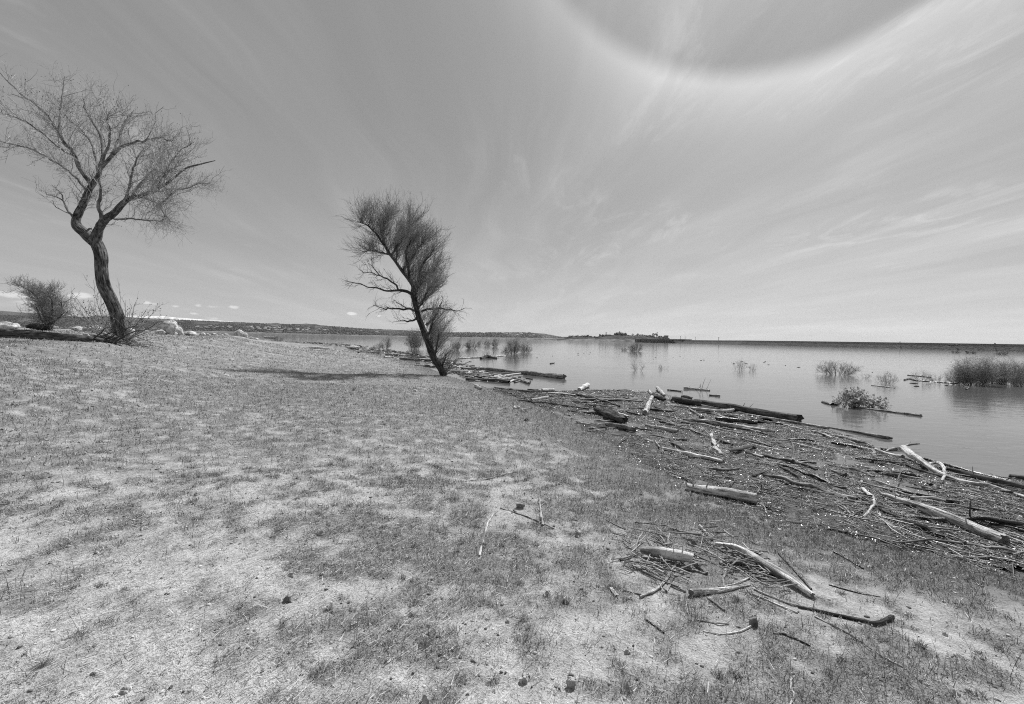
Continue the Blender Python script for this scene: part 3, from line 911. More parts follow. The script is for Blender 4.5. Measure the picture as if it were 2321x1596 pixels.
GD = 'driftwood stranded along the shore'
LOGS = [
    # name, pts, width, material, label, kwargs
    ('driftwood_log', [(1060, 833.6), (1165, 843), (1273, 856)], (5, 9, 14), 'wood_mid', 'very long tapered grey log floating just right of the leaning tree', dict(lift=.3, jag=.5, rough=.08, S=18)),
    ('driftwood_log', [(1148, 853), (1172, 858), (1197, 869)], (5, 8, 6), 'wood_mid', 'short dark log half sunk in shallow water below the very long grey log', dict(lift=.3)),
    ('driftwood_plank', [(1060, 846), (1146, 847)], 4, 'wood_mid', 'thin grey plank lying beside the near side of the very long log', dict(flat=.5)),
    ('driftwood_branch', [(1022, 826), (1032, 830), (1043, 834)], (5, 4, 3), 'wood_white', 'short white branch at the foot of the leaning tree', {}),
    ('driftwood_log', [(1078, 874), (1090, 881)], 6, 'wood_light', 'small pale block of wood on the grass edge left of the debris', {}),
    ('driftwood_branch', [(1122, 878), (1150, 882), (1180, 886), (1222, 889)], (4, 4, 4, 5), 'wood_mid', 'long grey branch with dark tip at the upper left edge of the debris', {}),
    ('driftwood_stump', [(1229, 886), (1255, 884)], 7, 'wood_white', 'short white cylinder of wood at the water edge of the debris', dict(jag=.1, rough=.05)),
    ('driftwood_stump', [(1313, 883), (1324, 877), (1333, 872)], (8, 9, 8), 'wood_white', 'bright white stub tilted up at the lake edge of the debris', dict(rough=.2)),
    ('driftwood_slab', [(1244, 890), (1275, 893), (1306, 896)], (4, 8, 5), 'wood_light', 'frayed pale slab of wood below the white cylinder', dict(rough=.3, flat=.6)),
    ('driftwood_branch', [(1205, 906), (1242, 900)], 5, 'wood_light', 'short pale branch left of the frayed slab', {}),
    ('driftwood_branch', [(1288, 890), (1341, 903), (1375, 911), (1405, 922)], (3, 6, 6, 4), 'wood_dark', 'dark crooked branch crossing in front of the grey plank', {}),
    ('driftwood_plank', [(1315, 904), (1385, 906), (1455, 909)], (6, 8, 5), 'wood_mid', 'wide grey weathered plank in the upper part of the debris', dict(flat=.45)),
    ('driftwood_slab', [(1345, 898), (1385, 901)], (3, 5), 'wood_white', 'small bright slab lying on top of the wide grey plank', dict(flat=.5)),
    ('driftwood_log', [(1355, 930), (1385, 940), (1417, 952)], (12, 19, 14), 'bark_log', 'thick broken log with ragged dark end above the grass edge', dict(jag=.8, rough=.25, S=16)),
    ('driftwood_slab', [(1372, 929), (1400, 936), (1424, 944)], (4, 6, 5), 'wood_white', 'bright splintered slab leaning on the thick broken log', dict(flat=.5, jag=.7)),
    ('driftwood_log', [(1374, 962), (1408, 968), (1440, 974)], (7, 10, 9), 'wood_mid', 'grey log with split end just below the thick broken log', dict(jag=.6)),
    ('driftwood_log', [(1462, 936), (1470, 917), (1478, 900)], (11, 9, 7), 'wood_light', 'pale stub pointing towards the lake, crosswise to the other logs', dict(rough=.1)),
    ('driftwood_stick', [(1308, 955), (1322, 959), (1337, 964)], 3, 'wood_light', 'thin pale stick on the grass edge left of the split grey log', {}),
    ('driftwood_stick', [(1055, 1091), (1110, 1084), (1150, 1073), (1172, 1069)], (1.5, 2.5, 3, 3), 'wood_light', 'long slender pale stick lying in the grass mid-field', dict(wig=.2)),
    ('driftwood_branch', [(1550, 880), (1580, 882), (1608, 885)], (6, 4, 4), 'wood_light', 'pale branch with arching twigs floating out on the lake', dict(extra=stubs(5, .9, .8), lift=.4)),
    ('driftwood_stick', [(1608, 895), (1632, 897)], 3, 'wood_mid', 'small stick floating alone right of the branch with arching twigs', {}),
    ('driftwood_stick', [(1513, 883), (1544, 886)], 2.5, 'wood_dark', 'thin dark stick floating left of the branch with arching twigs', {}),
    ('driftwood_log', [(1525, 907), (1555, 911), (1590, 913)], (10, 13, 10), 'bark_dark', 'dark bark-covered root end at the left of the big shore log', dict(rough=.25)),
    ('driftwood_log', [(1575, 909), (1640, 919), (1711, 931), (1765, 941), (1812, 948)], (9, 12, 13, 15, 17), 'bark_log', 'biggest log of the debris, long and cracked along the lake edge', dict(S=18, jag=.4, rough=.1)),
    ('driftwood_root', [(1545, 902), (1556, 901), (1568, 904)], (8, 11, 7), 'bark_dark', 'knobbly dark root lump on top of the dark bark-covered root end', dict(rough=.35, lift=1.0)),
    ('driftwood_pole', [(1568, 924), (1617, 931), (1650, 931), (1673, 926)], (3, 7, 8, 4), 'wood_light', 'smooth curved pale pole in front of the biggest log', dict(rough=.05)),
    ('driftwood_log', [(1545, 952), (1600, 956), (1651, 962), (1705, 971), (1756, 979)], (4, 8, 9, 8, 5), 'wood_light', 'long mottled pale log through the middle of the debris', {}),
    ('driftwood_pole', [(1669, 935), (1770, 951), (1853, 966), (1879, 969)], (3, 4, 5, 5), 'wood_light', 'long thin light pole leading past the tyre to the water', dict(wig=.2, n=40)),
    ('driftwood_log', [(1464, 965), (1500, 971), (1536, 979)], (6, 8, 7), 'wood_light', 'clean pale log with cut end lying above the white pole', dict(jag=.15, rough=.05)),
    ('driftwood_branch', [(1496, 955), (1541, 968), (1588, 983), (1625, 996), (1660, 1010)], (6, 5, 5, 6, 4), 'wood_dark', 'long dark branch running down from the middle of the debris', {}),
    ('driftwood_pole', [(1500, 1016), (1565, 1032), (1640, 1049)], (6, 8, 6), 'wood_white', 'straight white pole in the debris, parallel to the grass edge', dict(rough=.07)),
    ('driftwood_branch', [(1608, 1063), (1644, 1067), (1676, 1063)], (5, 5, 4), 'wood_mid', 'curved branch below the straight white pole', {}),
    ('driftwood_root', [(1471, 884), (1478, 893), (1496, 894)], (4, 5, 3), 'wood_light', 'pale curved root hooking at the lake edge of the debris', {}),
    ('driftwood_log', [(1490, 879), (1498, 887), (1506, 896)], (6, 7, 5), 'wood_light', 'short pale log beside the hooked root', {}),
    ('driftwood_root', [(1482, 898), (1500, 903), (1508, 907)], (6, 9, 5), 'bark_dark', 'dark gnarled lump below the hooked root', dict(rough=.35)),
    ('driftwood_slab', [(1650, 1023), (1680, 1020), (1709, 1012)], (9, 14, 8), 'bark_dark', 'broad slab of dark bark in the right middle of the debris', dict(flat=.3)),
    ('driftwood_chunk', [(1711, 1030), (1730, 1038)], 8, 'wood_light', 'bright chunk right of the broad bark slab', dict(flat=.6)),
    ('driftwood_stick', [(1797, 1049), (1796.5, 1046, .06), (1796.5, 1042, .15), (1796, 1038, .22)], (8, 6, 5, 4), 'wood_mid', 'stick standing upright in the debris', dict(wig=.3)),
    ('driftwood_pole', [(1786, 1003), (1820, 1012), (1862, 1023)], (3, 4, 4), 'wood_white', 'narrow bright pole behind the upright stick', dict(wig=.1)),
    ('driftwood_log', [(1556, 1103), (1600, 1111), (1660, 1120), (1714, 1130)], (13, 18, 22, 22), 'wood_white', 'thick pale log lying alone in the grass at the debris edge', dict(S=18, rough=.15, jag=.25)),
    ('driftwood_log', [(1624, 950), (1665, 954), (1716, 956)], (7, 9, 7), 'wood_dark', 'dark log between the long mottled log and the biggest log', {}),
    ('driftwood_slab', [(1707, 1079), (1730, 1070)], 9, 'bark_log', 'bark slab lying below the upright stick', dict(flat=.35)),
    ('driftwood_chunk', [(1462, 1000), (1482, 1002)], 5, 'wood_light', 'small pale piece left above the straight white pole', {}),
    ('driftwood_stick', [(1560, 925), (1580, 938), (1592, 948)], (3, 4, 6), 'wood_mid', 'short stick slanting down left of the smooth curved pole', {}),
    ('driftwood_pole', [(1879, 968), (1915, 974), (1950, 980), (1990, 988), (2023, 993)], (2, 3, 4, 8, 4), 'wood_mid', 'pole with thick dark end reaching out into open water', dict(wig=.2, n=36)),
    ('driftwood_branch', [(1856, 975), (1903, 988), (1939, 1000), (1976, 1010)], (3, 5, 8, 5), 'wood_mid', 'grey branch along the water edge under the reaching pole', {}),
    ('driftwood_branch', [(1884, 1004), (1935, 1011), (1987, 1020)], (6, 5, 4), 'wood_dark', 'straight dark branch ending at the fork of the white driftwood tree', {}),
    ('driftwood_pole', [(2072, 1033), (2133, 1048), (2196, 1069), (2264, 1085), (2335, 1102)], (4, 5, 6, 5, 6), 'wood_dark', 'long dark pole along the water behind the white driftwood tree', dict(wig=.2, n=40)),
    ('driftwood_log', [(2144, 1063), (2185, 1074), (2225, 1086), (2275, 1093), (2335, 1108)], (8, 12, 11, 12, 12), 'bark_log', 'thick dark log between the white driftwood tree and the water', {}),
    ('driftwood_log', [(1990, 1122), (2055, 1136), (2120, 1161), (2199, 1192), (2268, 1226)], (5, 14, 19, 21, 20), 'wood_light', 'large pale flaking log lying diagonally at the right of the debris', dict(S=20, jag=.5, rough=.12)),
    ('driftwood_log', [(2063, 1131), (2107, 1128), (2146, 1138)], (6, 10, 6), 'wood_light', 'short pale log touching the upper side of the large flaking log', {}),
    ('driftwood_branch', [(1950, 1067), (2000, 1072), (2055, 1076), (2089, 1083), (2110, 1100)], (4, 5, 7, 6, 7), 'wood_dark', 'dark arching branch below the fork of the white driftwood tree', {}),
    ('driftwood_stick', [(1811, 1051), (1827, 1046), (1850, 1048)], 3.5, 'wood_light', 'bent pale stick right of the upright stick', {}),
    ('driftwood_log', [(1882, 1067), (1916, 1081)], (5, 8), 'wood_mid', 'stubby grey log right below the middle of the right debris', {}),
    ('driftwood_log', [(1879, 1101), (1918, 1110)], (5, 8), 'wood_dark', 'stubby black log below the stubby grey log', {}),
    ('driftwood_chunk', [(2047, 1113), (2078, 1123)], (7, 9), 'wood_dark', 'black chunk inside the curve of the hooped twig', {}),
    ('driftwood_slab', [(1955, 1108), (1973, 1123)], (7, 10), 'wood_white', 'pale flake of bark left of the large flaking log tip', dict(flat=.4)),
    ('driftwood_log', [(2288, 1077), (2330, 1083)], (5, 10), 'bark_log', 'log end at the water on the right border of the picture', {}),
    ('driftwood_stick', [(1939, 1053), (1971, 1061)], 4, 'wood_white', 'short bright stick above the dark arching branch', {}),
    ('driftwood_stick', [(2008, 1166), (2080, 1187), (2146, 1207)], 3, 'wood_mid', 'straight stick in the debris below the large flaking log', dict(wig=.1)),
    ('driftwood_log', [(2015, 1108), (2039, 1125)], (5, 7), 'wood_mid', 'small grey log touching the tip of the large flaking log', {}),
    ('driftwood_branch', [(1997, 1017), (2029, 1018), (2060, 1014, .05), (2084, 1015, .08)], (5, 4, 4, 2), 'wood_mid', 'thin branch pointing over the water behind the white driftwood tree', {}),
    ('driftwood_stick', [(1890, 1250), (1925, 1269), (1957, 1289)], (4, 3, 2.5), 'wood_dark', 'dark straight stick on bare sand at the right', {}),
    ('driftwood_log', [(1866, 911), (1884, 917)], (6, 5), 'wood_dark', 'small dark log floating far left of the leafy water bush', dict(lift=.3)),
    ('driftwood_log', [(1889, 917), (1900, 915), (1907, 911)], (8, 6, 5), 'wood_dark', 'dark stub floating against the left side of the leafy water bush', dict(lift=.3)),
    ('driftwood_pole', [(1939, 923), (2008, 932), (2048, 937), (2087, 942)], (3, 5, 6, 7), 'wood_mid', 'long pole floating in front of the leafy water bush', dict(lift=.3, wig=.2, extra=stubs(5, .3))),
    # the heap of sticks on the grass
    ('driftwood_log', [(1455, 1248), (1490, 1250), (1530, 1258), (1568, 1264)], (12, 20, 22, 18), 'wood_white', 'thick smooth log at the left of the stick heap on the grass', dict(S=18, rough=.08, jag=.15, lift=1.6)),
    ('driftwood_plank', [(1626, 1233), (1665, 1241), (1701, 1256), (1735, 1279), (1793, 1315), (1842, 1349)], (9, 16, 19, 20, 18, 12), 'wood_white', 'long bright split timber at the right of the stick heap', dict(S=14, rough=.14, jag=.6, flat=.9, lift=1.1)),
    ('driftwood_stick', [(1451, 1353), (1478, 1341), (1499, 1327), (1518, 1300), (1532, 1278)], (5, 6, 6, 6, 5), 'wood_light', 'bent pale stick hanging down left from the stick heap', {}),
    ('driftwood_stick', [(1510, 1340), (1522, 1318), (1532, 1290)], 4.5, 'wood_light', 'short stick beside the bent pale stick of the heap', {}),
    ('driftwood_stick', [(1566, 1344), (1600, 1340), (1650, 1334), (1701, 1325)], (13, 11, 8, 4), 'wood_light', 'tapering pale limb at the lower edge of the stick heap', dict(rough=.15)),
    ('driftwood_stick', [(1585, 1192), (1600, 1207), (1614, 1222)], 6, 'wood_light', 'stubby pale stick at the top of the heap', {}),
    ('driftwood_stick', [(1490, 1209), (1502, 1222), (1513, 1236)], 3.5, 'wood_mid', 'thin grey stick slanting behind the thick smooth log', {}),
    ('driftwood_stick', [(1533, 1286), (1565, 1292), (1597, 1300)], 4, 'wood_mid', 'grey stick across the middle of the heap under the thick log', {}),
    ('driftwood_stick', [(1568, 1274), (1585, 1286), (1603, 1300)], 6, 'wood_mid', 'grey stick at the right end of the thick smooth log', {}),
    ('driftwood_stick', [(1438, 1286), (1496, 1312), (1554, 1341)], 3.5, 'wood_mid', 'long straight stick passing under the bent pale stick', dict(wig=.1)),
    ('driftwood_stick', [(1412, 1337), (1452, 1347)], 3, 'wood_mid', 'thin twig left of the foot of the bent pale stick', {}),
    ('driftwood_stick', [(1516, 1196), (1548, 1205), (1582, 1210)], 3.5, 'wood_light', 'slim pale stick lying above the thick smooth log', {}),
    ('driftwood_stick', [(1631, 1276), (1668, 1276), (1704, 1286)], (5, 7, 6), 'wood_light', 'pale branch left against the long split timber', {}),
    ('driftwood_stick', [(1645, 1293), (1640, 1310), (1640, 1330)], (8, 4, 4), 'wood_light', 'short crosswise stick with thick head in the heap', {}),
    ('driftwood_stick', [(1643, 1330), (1670, 1322), (1698, 1310)], 4, 'wood_light', 'light stick above the tapering pale limb', {}),
    ('driftwood_stick', [(1594, 1430), (1620, 1436), (1649, 1436), (1680, 1430), (1701, 1420)], (2, 2.5, 3, 3.5, 4), 'wood_white', 'curved white twig touching the round stone', dict(wig=.2)),
    ('driftwood_stick', [(1709, 1335), (1779, 1364), (1853, 1382)], 3.5, 'wood_light', 'upper of two long parallel reeds below the split timber', dict(wig=.1)),
    ('driftwood_stick', [(1706, 1346), (1757, 1368), (1808, 1389)], 3.5, 'wood_light', 'lower of two long parallel reeds below the split timber', dict(wig=.1)),
    ('driftwood_stick', [(1764, 1254), (1805, 1297), (1839, 1335)], (2.5, 3.5, 3.5), 'wood_dark', 'dark stick lying right of the long split timber', dict(wig=.1)),
    ('driftwood_stick', [(1605, 1355), (1643, 1384)], 4, 'wood_mid', 'grey stick below the tapering pale limb', {}),
    ('driftwood_stick', [(1464, 1404), (1484, 1418), (1504, 1434)], 3.5, 'wood_dark', 'dark twig on the sand below the stick heap', {}),
    ('driftwood_stick', [(1577, 1404), (1615, 1411), (1652, 1414)], 2.5, 'wood_light', 'thin white twig above the curved white twig', {}),
    ('driftwood_stick', [(1556, 1363), (1558, 1389)], 2.5, 'wood_light', 'tiny upright-lying white twig under the tapering limb', {}),
    ('driftwood_stick', [(1800, 1532), (1793, 1545), (1795, 1563), (1799, 1575), (1790, 1600)], (3, 3.5, 4, 5, 4), 'wood_white', 'crooked white twig at the bottom border of the picture', dict(wig=.8)),
    ('driftwood_stick', [(1753, 1434), (1779, 1438), (1836, 1462)], 4, 'wood_dark', 'dark stick on the sand right of the round stone', {}),
    ('driftwood_branch', [(1809, 1375), (1850, 1383), (1887, 1392), (1955, 1406), (1985, 1413), (2022, 1399)], (4, 6, 7, 7, 9, 10), 'bark_dark', 'dark bark-covered branch bent up at its right end', dict(rough=.15)),
    ('driftwood_stick', [(1847, 1397), (1928, 1438), (1995, 1484), (2047, 1512)], (3, 3.5, 3.5, 2.5), 'wood_light', 'very long slender reed running down to the lower right', dict(wig=.1, n=40)),
    ('driftwood_stick', [(1879, 1325), (1935, 1341), (1995, 1353)], (2.5, 2.2, 1.6), 'wood_dark', 'hair-thin dark stem on the sand above the bent dark branch', dict(n=24)),
    ('driftwood_stick', [(1087, 1259), (1099, 1204), (1107, 1184), (1117, 1166)], (4, 5, 5, 4), 'wood_white', 'white stick lying lengthwise in the grass mid-field', dict(wig=.3)),
    ('driftwood_stick', [(1134, 1152), (1200, 1173), (1256, 1198)], (2, 3, 2.5), 'wood_mid', 'long grey stick crossing under the knotty stick in the grass', {}),
    ('driftwood_stick', [(1222, 1130), (1225, 1150), (1226, 1165), (1230, 1190)], (3.5, 4, 4.5, 5), 'wood_light', 'knotty stick crossing the long grey stick in the grass', dict(extra=stubs(2, .06))),
    ('driftwood_chunk', [(1172, 1145), (1186, 1146)], 9, 'wood_light', 'crumbly pale bark block above the crossed sticks', dict(rough=.3)),
    ('driftwood_slab', [(1385, 1332), (1398, 1350)], (7, 9), 'wood_light', 'flat pale bark piece left of the stick heap', dict(flat=.4)),
    # far shore strip, left of the leaning tree
    ('driftwood_log', [(703, 787.5), (725, 789), (745, 790.5)], 3.5, 'wood_white', 'white log on the far grass edge left of the white hump', {}),
    ('driftwood_log', [(872, 809), (884, 808.5), (893, 810)], 4, 'wood_white', 'bright log on the shore left of the leaning tree', {}),
    ('driftwood_log', [(818, 796.5), (840, 798), (860, 799.5)], 3, 'wood_light', 'pale flat log on the shore further left of the bright log', {}),
    ('driftwood_log', [(788, 788), (800, 786.5), (813, 788)], (4, 6, 4), 'wood_light', 'white hump of wood lying in the shallow water', {}),
    ('driftwood_branch', [(812, 799), (822, 794), (834, 797)], (3, 4, 3), 'wood_dark', 'dark crooked branch at the shore below the small water bush', dict(extra=stubs(4, .8))),
    ('driftwood_branch', [(955, 815), (975, 816), (995, 815)], 3.5, 'wood_dark', 'dark driftwood on the shore left of the leaning trunk', dict(extra=stubs(3, .4))),
    ('driftwood_log', [(905, 812), (930, 813), (950, 815)], 3.5, 'wood_mid', 'grey driftwood at the shore between bright log and leaning tree', {}),
    ('driftwood_log', [(600, 764), (627, 765)], 3, 'wood_white', 'distant white log beside the smallest water bush', {}),
    ('driftwood_branch', [(1040, 812), (1110, 809), (1145, 806)], (3, 3.5, 3), 'wood_light', 'pale branch floating between the leaning tree and the wide water bush', dict(extra=stubs(4, .8), lift=.4)),
    ('driftwood_branch', [(1090, 812), (1105, 809), (1125, 812)], (5, 7, 4), 'bark_dark', 'dark brushy clump floating before the wide water bush', dict(extra=stubs(70, .9, 1.2, r=.07), lift=.4)),
    ('driftwood_stick', [(1247, 823.5), (1256, 822)], 2, 'wood_dark', 'lone short stick floating on open water above the very long log', {}),
    ('driftwood_stick', [(2058, 850), (2110, 855)], 2.2, 'wood_dark', 'thin stick floating just above the sparse water bushes', dict(lift=.4)),
    ('driftwood_stick', [(1976, 873), (2000, 876), (2028, 879)], 2.2, 'wood_light', 'thin pale stick floating under the sparse low water bush', dict(lift=.4)),
    ('driftwood_stick', [(2050, 861), (2060, 858), (2072, 861)], (3, 4, 3), 'wood_dark', 'dark curled driftwood floating left of the two sparse water bushes', dict(lift=.4)),
    ('driftwood_pole', [(2072, 862), (2125, 866), (2172, 869)], 2.4, 'wood_dark', 'long thin pole floating towards the big water thicket', dict(lift=.4, n=30)),
    ('driftwood_stick', [(2185, 875), (2196, 879), (2190, 882)], 3, 'wood_dark', 'bent black stick floating below the big water thicket', dict(lift=.5)),
    # grass-side and misc
    ('driftwood_stick', [(1196, 882), (1222, 884), (1235, 889)], 3, 'wood_mid', 'small grey stick near the white cylinder', {}),
    ('driftwood_stick', [(1240, 915), (1290, 921), (1335, 926)], 3, 'wood_dark', 'dark stick in the narrow upper debris below the frayed slab', {}),
    ('driftwood_branch', [(1420, 935), (1445, 941), (1462, 940)], (3, 4, 3), 'wood_dark', 'dark branch joining the broken log and the crosswise stub', {}),
    ('driftwood_branch', [(1483, 921), (1500, 930), (1515, 942)], (3, 4, 2), 'wood_dark', 'dark slanting branch right of the crosswise stub', {}),
]
for name, pts, w, mat, label, kw in LOGS:
    trace(name, pts, w, mat, label, group=GD, **kw)


# loose small sticks one could still pick up singly
def loose_logs():
    rg = np.random.default_rng(77)
    k = 0
    while k < 140:
        s_ = rg.random() ** .8; t_ = rg.uniform(.06, .97)
        q = mat_pt(np.array([s_ * .93 + .04]), np.array([t_]))[0]
        if q[1] < 3.2: continue
        x, y = q; L = rg.lognormal(-.55, .5); L = min(max(L, .25), 2.0); r = min(L * rg.uniform(.016, .036), .040)
        i = int(s_ * 418); al = MO[i + 1][:2] - MO[i][:2]
        a = math.atan2(al[1], al[0]) + rg.normal(0, .38) + (rg.uniform(0, pi) if rg.random() < .1 else 0)
        dx, dy = cos(a) * L / 2, sin(a) * L / 2; b = rg.normal(0, .09)
        pts = []
        for f in (-1, -.4, .3, 1):
            px, py = x + dx * f - dy * b * (1 - f * f), y + dy * f + dx * b * (1 - f * f)
            pts.append([px, py, max(top_z(px, py), top_z(x, y) - .01) + r * rg.uniform(.3, .9)])
        g = Geo(); log_geo(g, pts, [r * .7, r, r * rg.uniform(.8, 1.1), r * rg.uniform(.4, .9)], S=11, rough=.2, jag=.6, wig=1.0, flat=rg.uniform(.5, 1))
        if rg.random() < .5: stubs(int(rg.integers(1, 4)), L * .16)(g, np.array(pts), np.array([r] * 4))
        kind = ['bark_dark', 'bark_log', 'wood_mid', 'wood_light', 'wood_dark'][int(rg.choice(5, p=[.27, .25, .24, .09, .15]))]
        o = g.build('driftwood_piece', M[kind], origin=(x, y, pts[1][2]))
        w_ = {'bark_dark': 'dark bark-covered', 'bark_log': 'rough-barked', 'wood_mid': 'grey', 'wood_light': 'pale', 'wood_dark': 'blackened wet'}[kind]
        sz = 'long' if L > .9 else 'medium' if L > .5 else 'short'
        tagp(o, 'one of the %s %s driftwood pieces jumbled in the debris mat' % (sz, w_), 'driftwood', '%s %s driftwood pieces in the debris' % (sz, w_))
        k += 1


loose_logs()


def loose_sticks():
    spots = []
    rg = np.random.default_rng(5)
    for _ in range(46):
        s_ = rg.random(); t_ = rg.uniform(.15, .9)
        q = mat_pt(np.array([s_ * .9 + .05]), np.array([t_]))[0]
        if q[1] > 3: spots.append((q[0], q[1], rg.uniform(.25, .8), 'm'))
    for i, (x, y, L, kind) in enumerate(spots):
        a = radians(rg.normal(118, 22)); r = L * rg.uniform(.012, .03)
        z = top_z(x, y) + r + .01
        dx, dy = cos(a) * L / 2, sin(a) * L / 2
        bend = rg.normal(0, .08) * L
        pts = [(x - dx, y - dy, z), (x - dy * bend, y + dx * bend, z + .01), (x + dx, y + dy, z)]
        g = Geo(); log_geo(g, pts, [r, r * 1.1, r * .7], S=8, rough=.12, wig=.8)
        mm = ['wood_dark', 'wood_mid', 'wood_light', 'wood_dark'][i % 4]
        o = g.build('loose_stick', M[mm], origin=(x, y, z))
        lab = {'wood_dark': 'one of many dark wet sticks lying loose in the debris mat', 'wood_mid': 'one of many grey sticks lying loose in the debris mat',
               'wood_light': 'one of many pale sticks lying loose in the debris mat'}[mm]
        tagp(o, lab, 'stick', {'wood_dark': 'dark loose sticks in the debris', 'wood_mid': 'grey loose sticks in the debris', 'wood_light': 'pale loose sticks in the debris'}[mm])
    # the heap on the grass
    c = G(1590, 1285)
    for i in range(230):
        if i % 2:
            px = rg.normal(1500, 50); py = rg.normal(1266, 28)
        else:
            px = rg.normal(1668, 50); py = 1268 + (px - 1668) * .55 + rg.normal(0, 24)
        p = G(px, py)
        L = rg.uniform(.06, .30); a = radians(rg.normal(140, 55)); r = rg.uniform(.002, .0065)
        dx, dy = cos(a) * L / 2, sin(a) * L / 2; z = float(H(p[0], p[1])) + r + rg.uniform(.006, .05)
        pts = [(p[0] - dx, p[1] - dy, z - rg.uniform(0, .01)), (p[0] + rg.normal(0, .008), p[1] + rg.normal(0, .008), z), (p[0] + dx, p[1] + dy, z + rg.uniform(-.01, .012))]
        g = Geo(); log_geo(g, pts, [r, r, r * .7], S=6, rough=.08, n=8)
        mm = ['wood_light', 'wood_mid', 'wood_dark'][int(rg.choice([0, 1, 2], p=[.45, .35, .2]))]
        o = g.build('heap_stick', M[mm], origin=(p[0], p[1], z))
        lab = {'wood_dark': 'one of the thin dark sticks heaped on the grass', 'wood_mid': 'one of the thin grey sticks heaped on the grass',
               'wood_light': 'one of the thin pale sticks heaped on the grass'}[mm]
        tagp(o, lab, 'stick', lab.replace('one of the ', ''))
    # shore strip at the left: floating litter far off
    g = Geo()
    n = 1500; u = rg.random(n)
    line = catmull(np.array([at_z(*p) for p in [(640, 774), (720, 780), (800, 791), (880, 803), (950, 818), (1000, 838), (1060, 852), (1110, 868)]]), 300)
    i = (u * 298).astype(int)
    y = line[i, 1]; off = rg.normal(0, 1, n) * (.25 + .02 * y) + .5 + .03 * y
    x = line[i, 0] + off * .8; yy = y + off * .3
    L = rg.lognormal(-1.1, .6, n).clip(.1, 2) * (1 + y * .006); a = rg.normal(radians(125), .5, n) + np.where(rg.random(n) < .3, -radians(60), 0)
    z = np.maximum(H(x, yy), 0) + .02
    sp = np.linspace(-.5, .5, 4)[None, :, None]
    pth = np.stack([x, yy, z], -1)[:, None] + np.stack([np.cos(a), np.sin(a), 0 * a], -1)[:, None] * L[:, None, None] * sp + rg.normal(0, .03, (n, 4, 3)) * L[:, None, None] * np.array([1, 1, .3])
    tubes(g, pth, np.repeat((.012 + .04 * L * rg.random(n))[:, None], 4, 1), 5, np.where(rg.random(n) < .35, rg.uniform(.3, .7, n), rg.uniform(.03, .12, n)))
    o = g.build('shore_litter', M['twig'])
    tagp(o, 'far strip of mixed driftwood litter left of the leaning tree', 'driftwood litter', kind='stuff')
    # thin dotted lines of floating bits out on the lake
    g = Geo()
    rows = [((1300, 801), (1560, 813), 60, 3), ((1560, 813), (1700, 822), 30, 2.5), ((1700, 822), (1860, 838), 25, 2.5), ((1150, 812), (1320, 806), 20, 2), ((1900, 838), (2200, 852), 16, 3), ((2050, 872), (2300, 872), 14, 3)]
    for a0, b0, k, sd in rows:
        for _ in range(k // 4):
            f = rg.random(); q = at_z(a0[0] * (1 - f) + b0[0] * f, a0[1] * (1 - f) + b0[1] * f + rg.normal(0, sd))
            s_ = rg.uniform(.03, .18); an = rg.uniform(0, pi)
            pth = np.array([[q[0] - cos(an) * s_, q[1] - sin(an) * s_, .01], [q[0], q[1] + .02, .02], [q[0] + cos(an) * s_, q[1] + sin(an) * s_, .01]])[None]
            tubes(g, pth, np.array([[.01, .025, .01]]), 5, rg.choice([.04, .1, .4]))
    o = g.build('floating_litter', M['twig'])
    tagp(o, 'dotted line of tiny bits floating across the calm lake', 'floating litter', kind='stuff')


loose_sticks()


# ---- white driftwood tree with a knee branch
def driftwood_tree():
    root = None
    def path(pts, w, lift=.8):
        pos, rad = [], []
        for q, ww in zip(pts, w):
            g0 = G(q[0], q[1]); r = ww * PXW * g0[1] * .5; g1 = G(q[0], q[1], r * lift); r = ww * PXW * g1[1] * .5
            pos.append([g1[0], g1[1], top_z(g1[0], g1[1]) + r * lift + (q[2] if len(q) > 2 else 0)]); rad.append(r)
        return np.array(pos), np.array(rad)
    body, br = path([(2038, 1029, .10), (2050, 1030, .10), (2068, 1042, .07), (2092, 1057, .04), (2133, 1077), (2173, 1090), (2215, 1098), (2238, 1102), (2277, 1112), (2340, 1134)], (8, 17, 16, 12, 11, 10, 12, 12, 10, 9))
    root = empty('driftwood_tree', (body[0][0], body[0][1], 0))
    tagp(root, 'long twisted white driftwood tree with a forked head by the water', 'driftwood', GD)
    g = Geo(); log_geo(g, body, br, S=18, rough=.12, jag=.2, wig=.3, n=60); g.build('trunk', M['wood_white'], root)
    for pts, w in (([(1985, 1020, .02), (2010, 1030, .02), (2045, 1040, .04)], (6, 7, 9)), ([(2008, 1026, .03), (2018, 1024, .05), (2032, 1024, .07), (2044, 1028, .08)], (3, 4, 4, 5)),
                   ([(2104, 1060, .03), (2123, 1055, .05), (2136, 1066, .06), (2141, 1080, .03), (2134, 1096, .0)], (5, 6, 7, 6, 5))):
        p, r = path(pts, w)
        g = Geo(); log_geo(g, p, r, S=12, rough=.1, wig=.3); g.build('branch', M['wood_white'] if w[0] != 3 or len(w) == 5 else M['wood_light'], root)


driftwood_tree()


def hoop():
    g0 = G(2031, 1111); c = G(2050, 1100)
    R_ = .0
    p1, p2, p3, p4, p5 = G(2031, 1112), G(2028, 1094), G(2044, 1081), G(2068, 1080), G(2088, 1090)
    pts = [p1 + [0, 0, .0], p2 + [0, -.05, .05], p3 + [0, 0, .08], p4 + [0, 0, .06], p5]
    g = Geo(); log_geo(g, pts, [.008] * 5, S=8, rough=.05, n=30)
    o = g.build('hooped_twig', M['wood_dark'], origin=p1)
    tagp(o, 'thin dark twig bent into a hoop among the right debris', 'twig')


hoop()


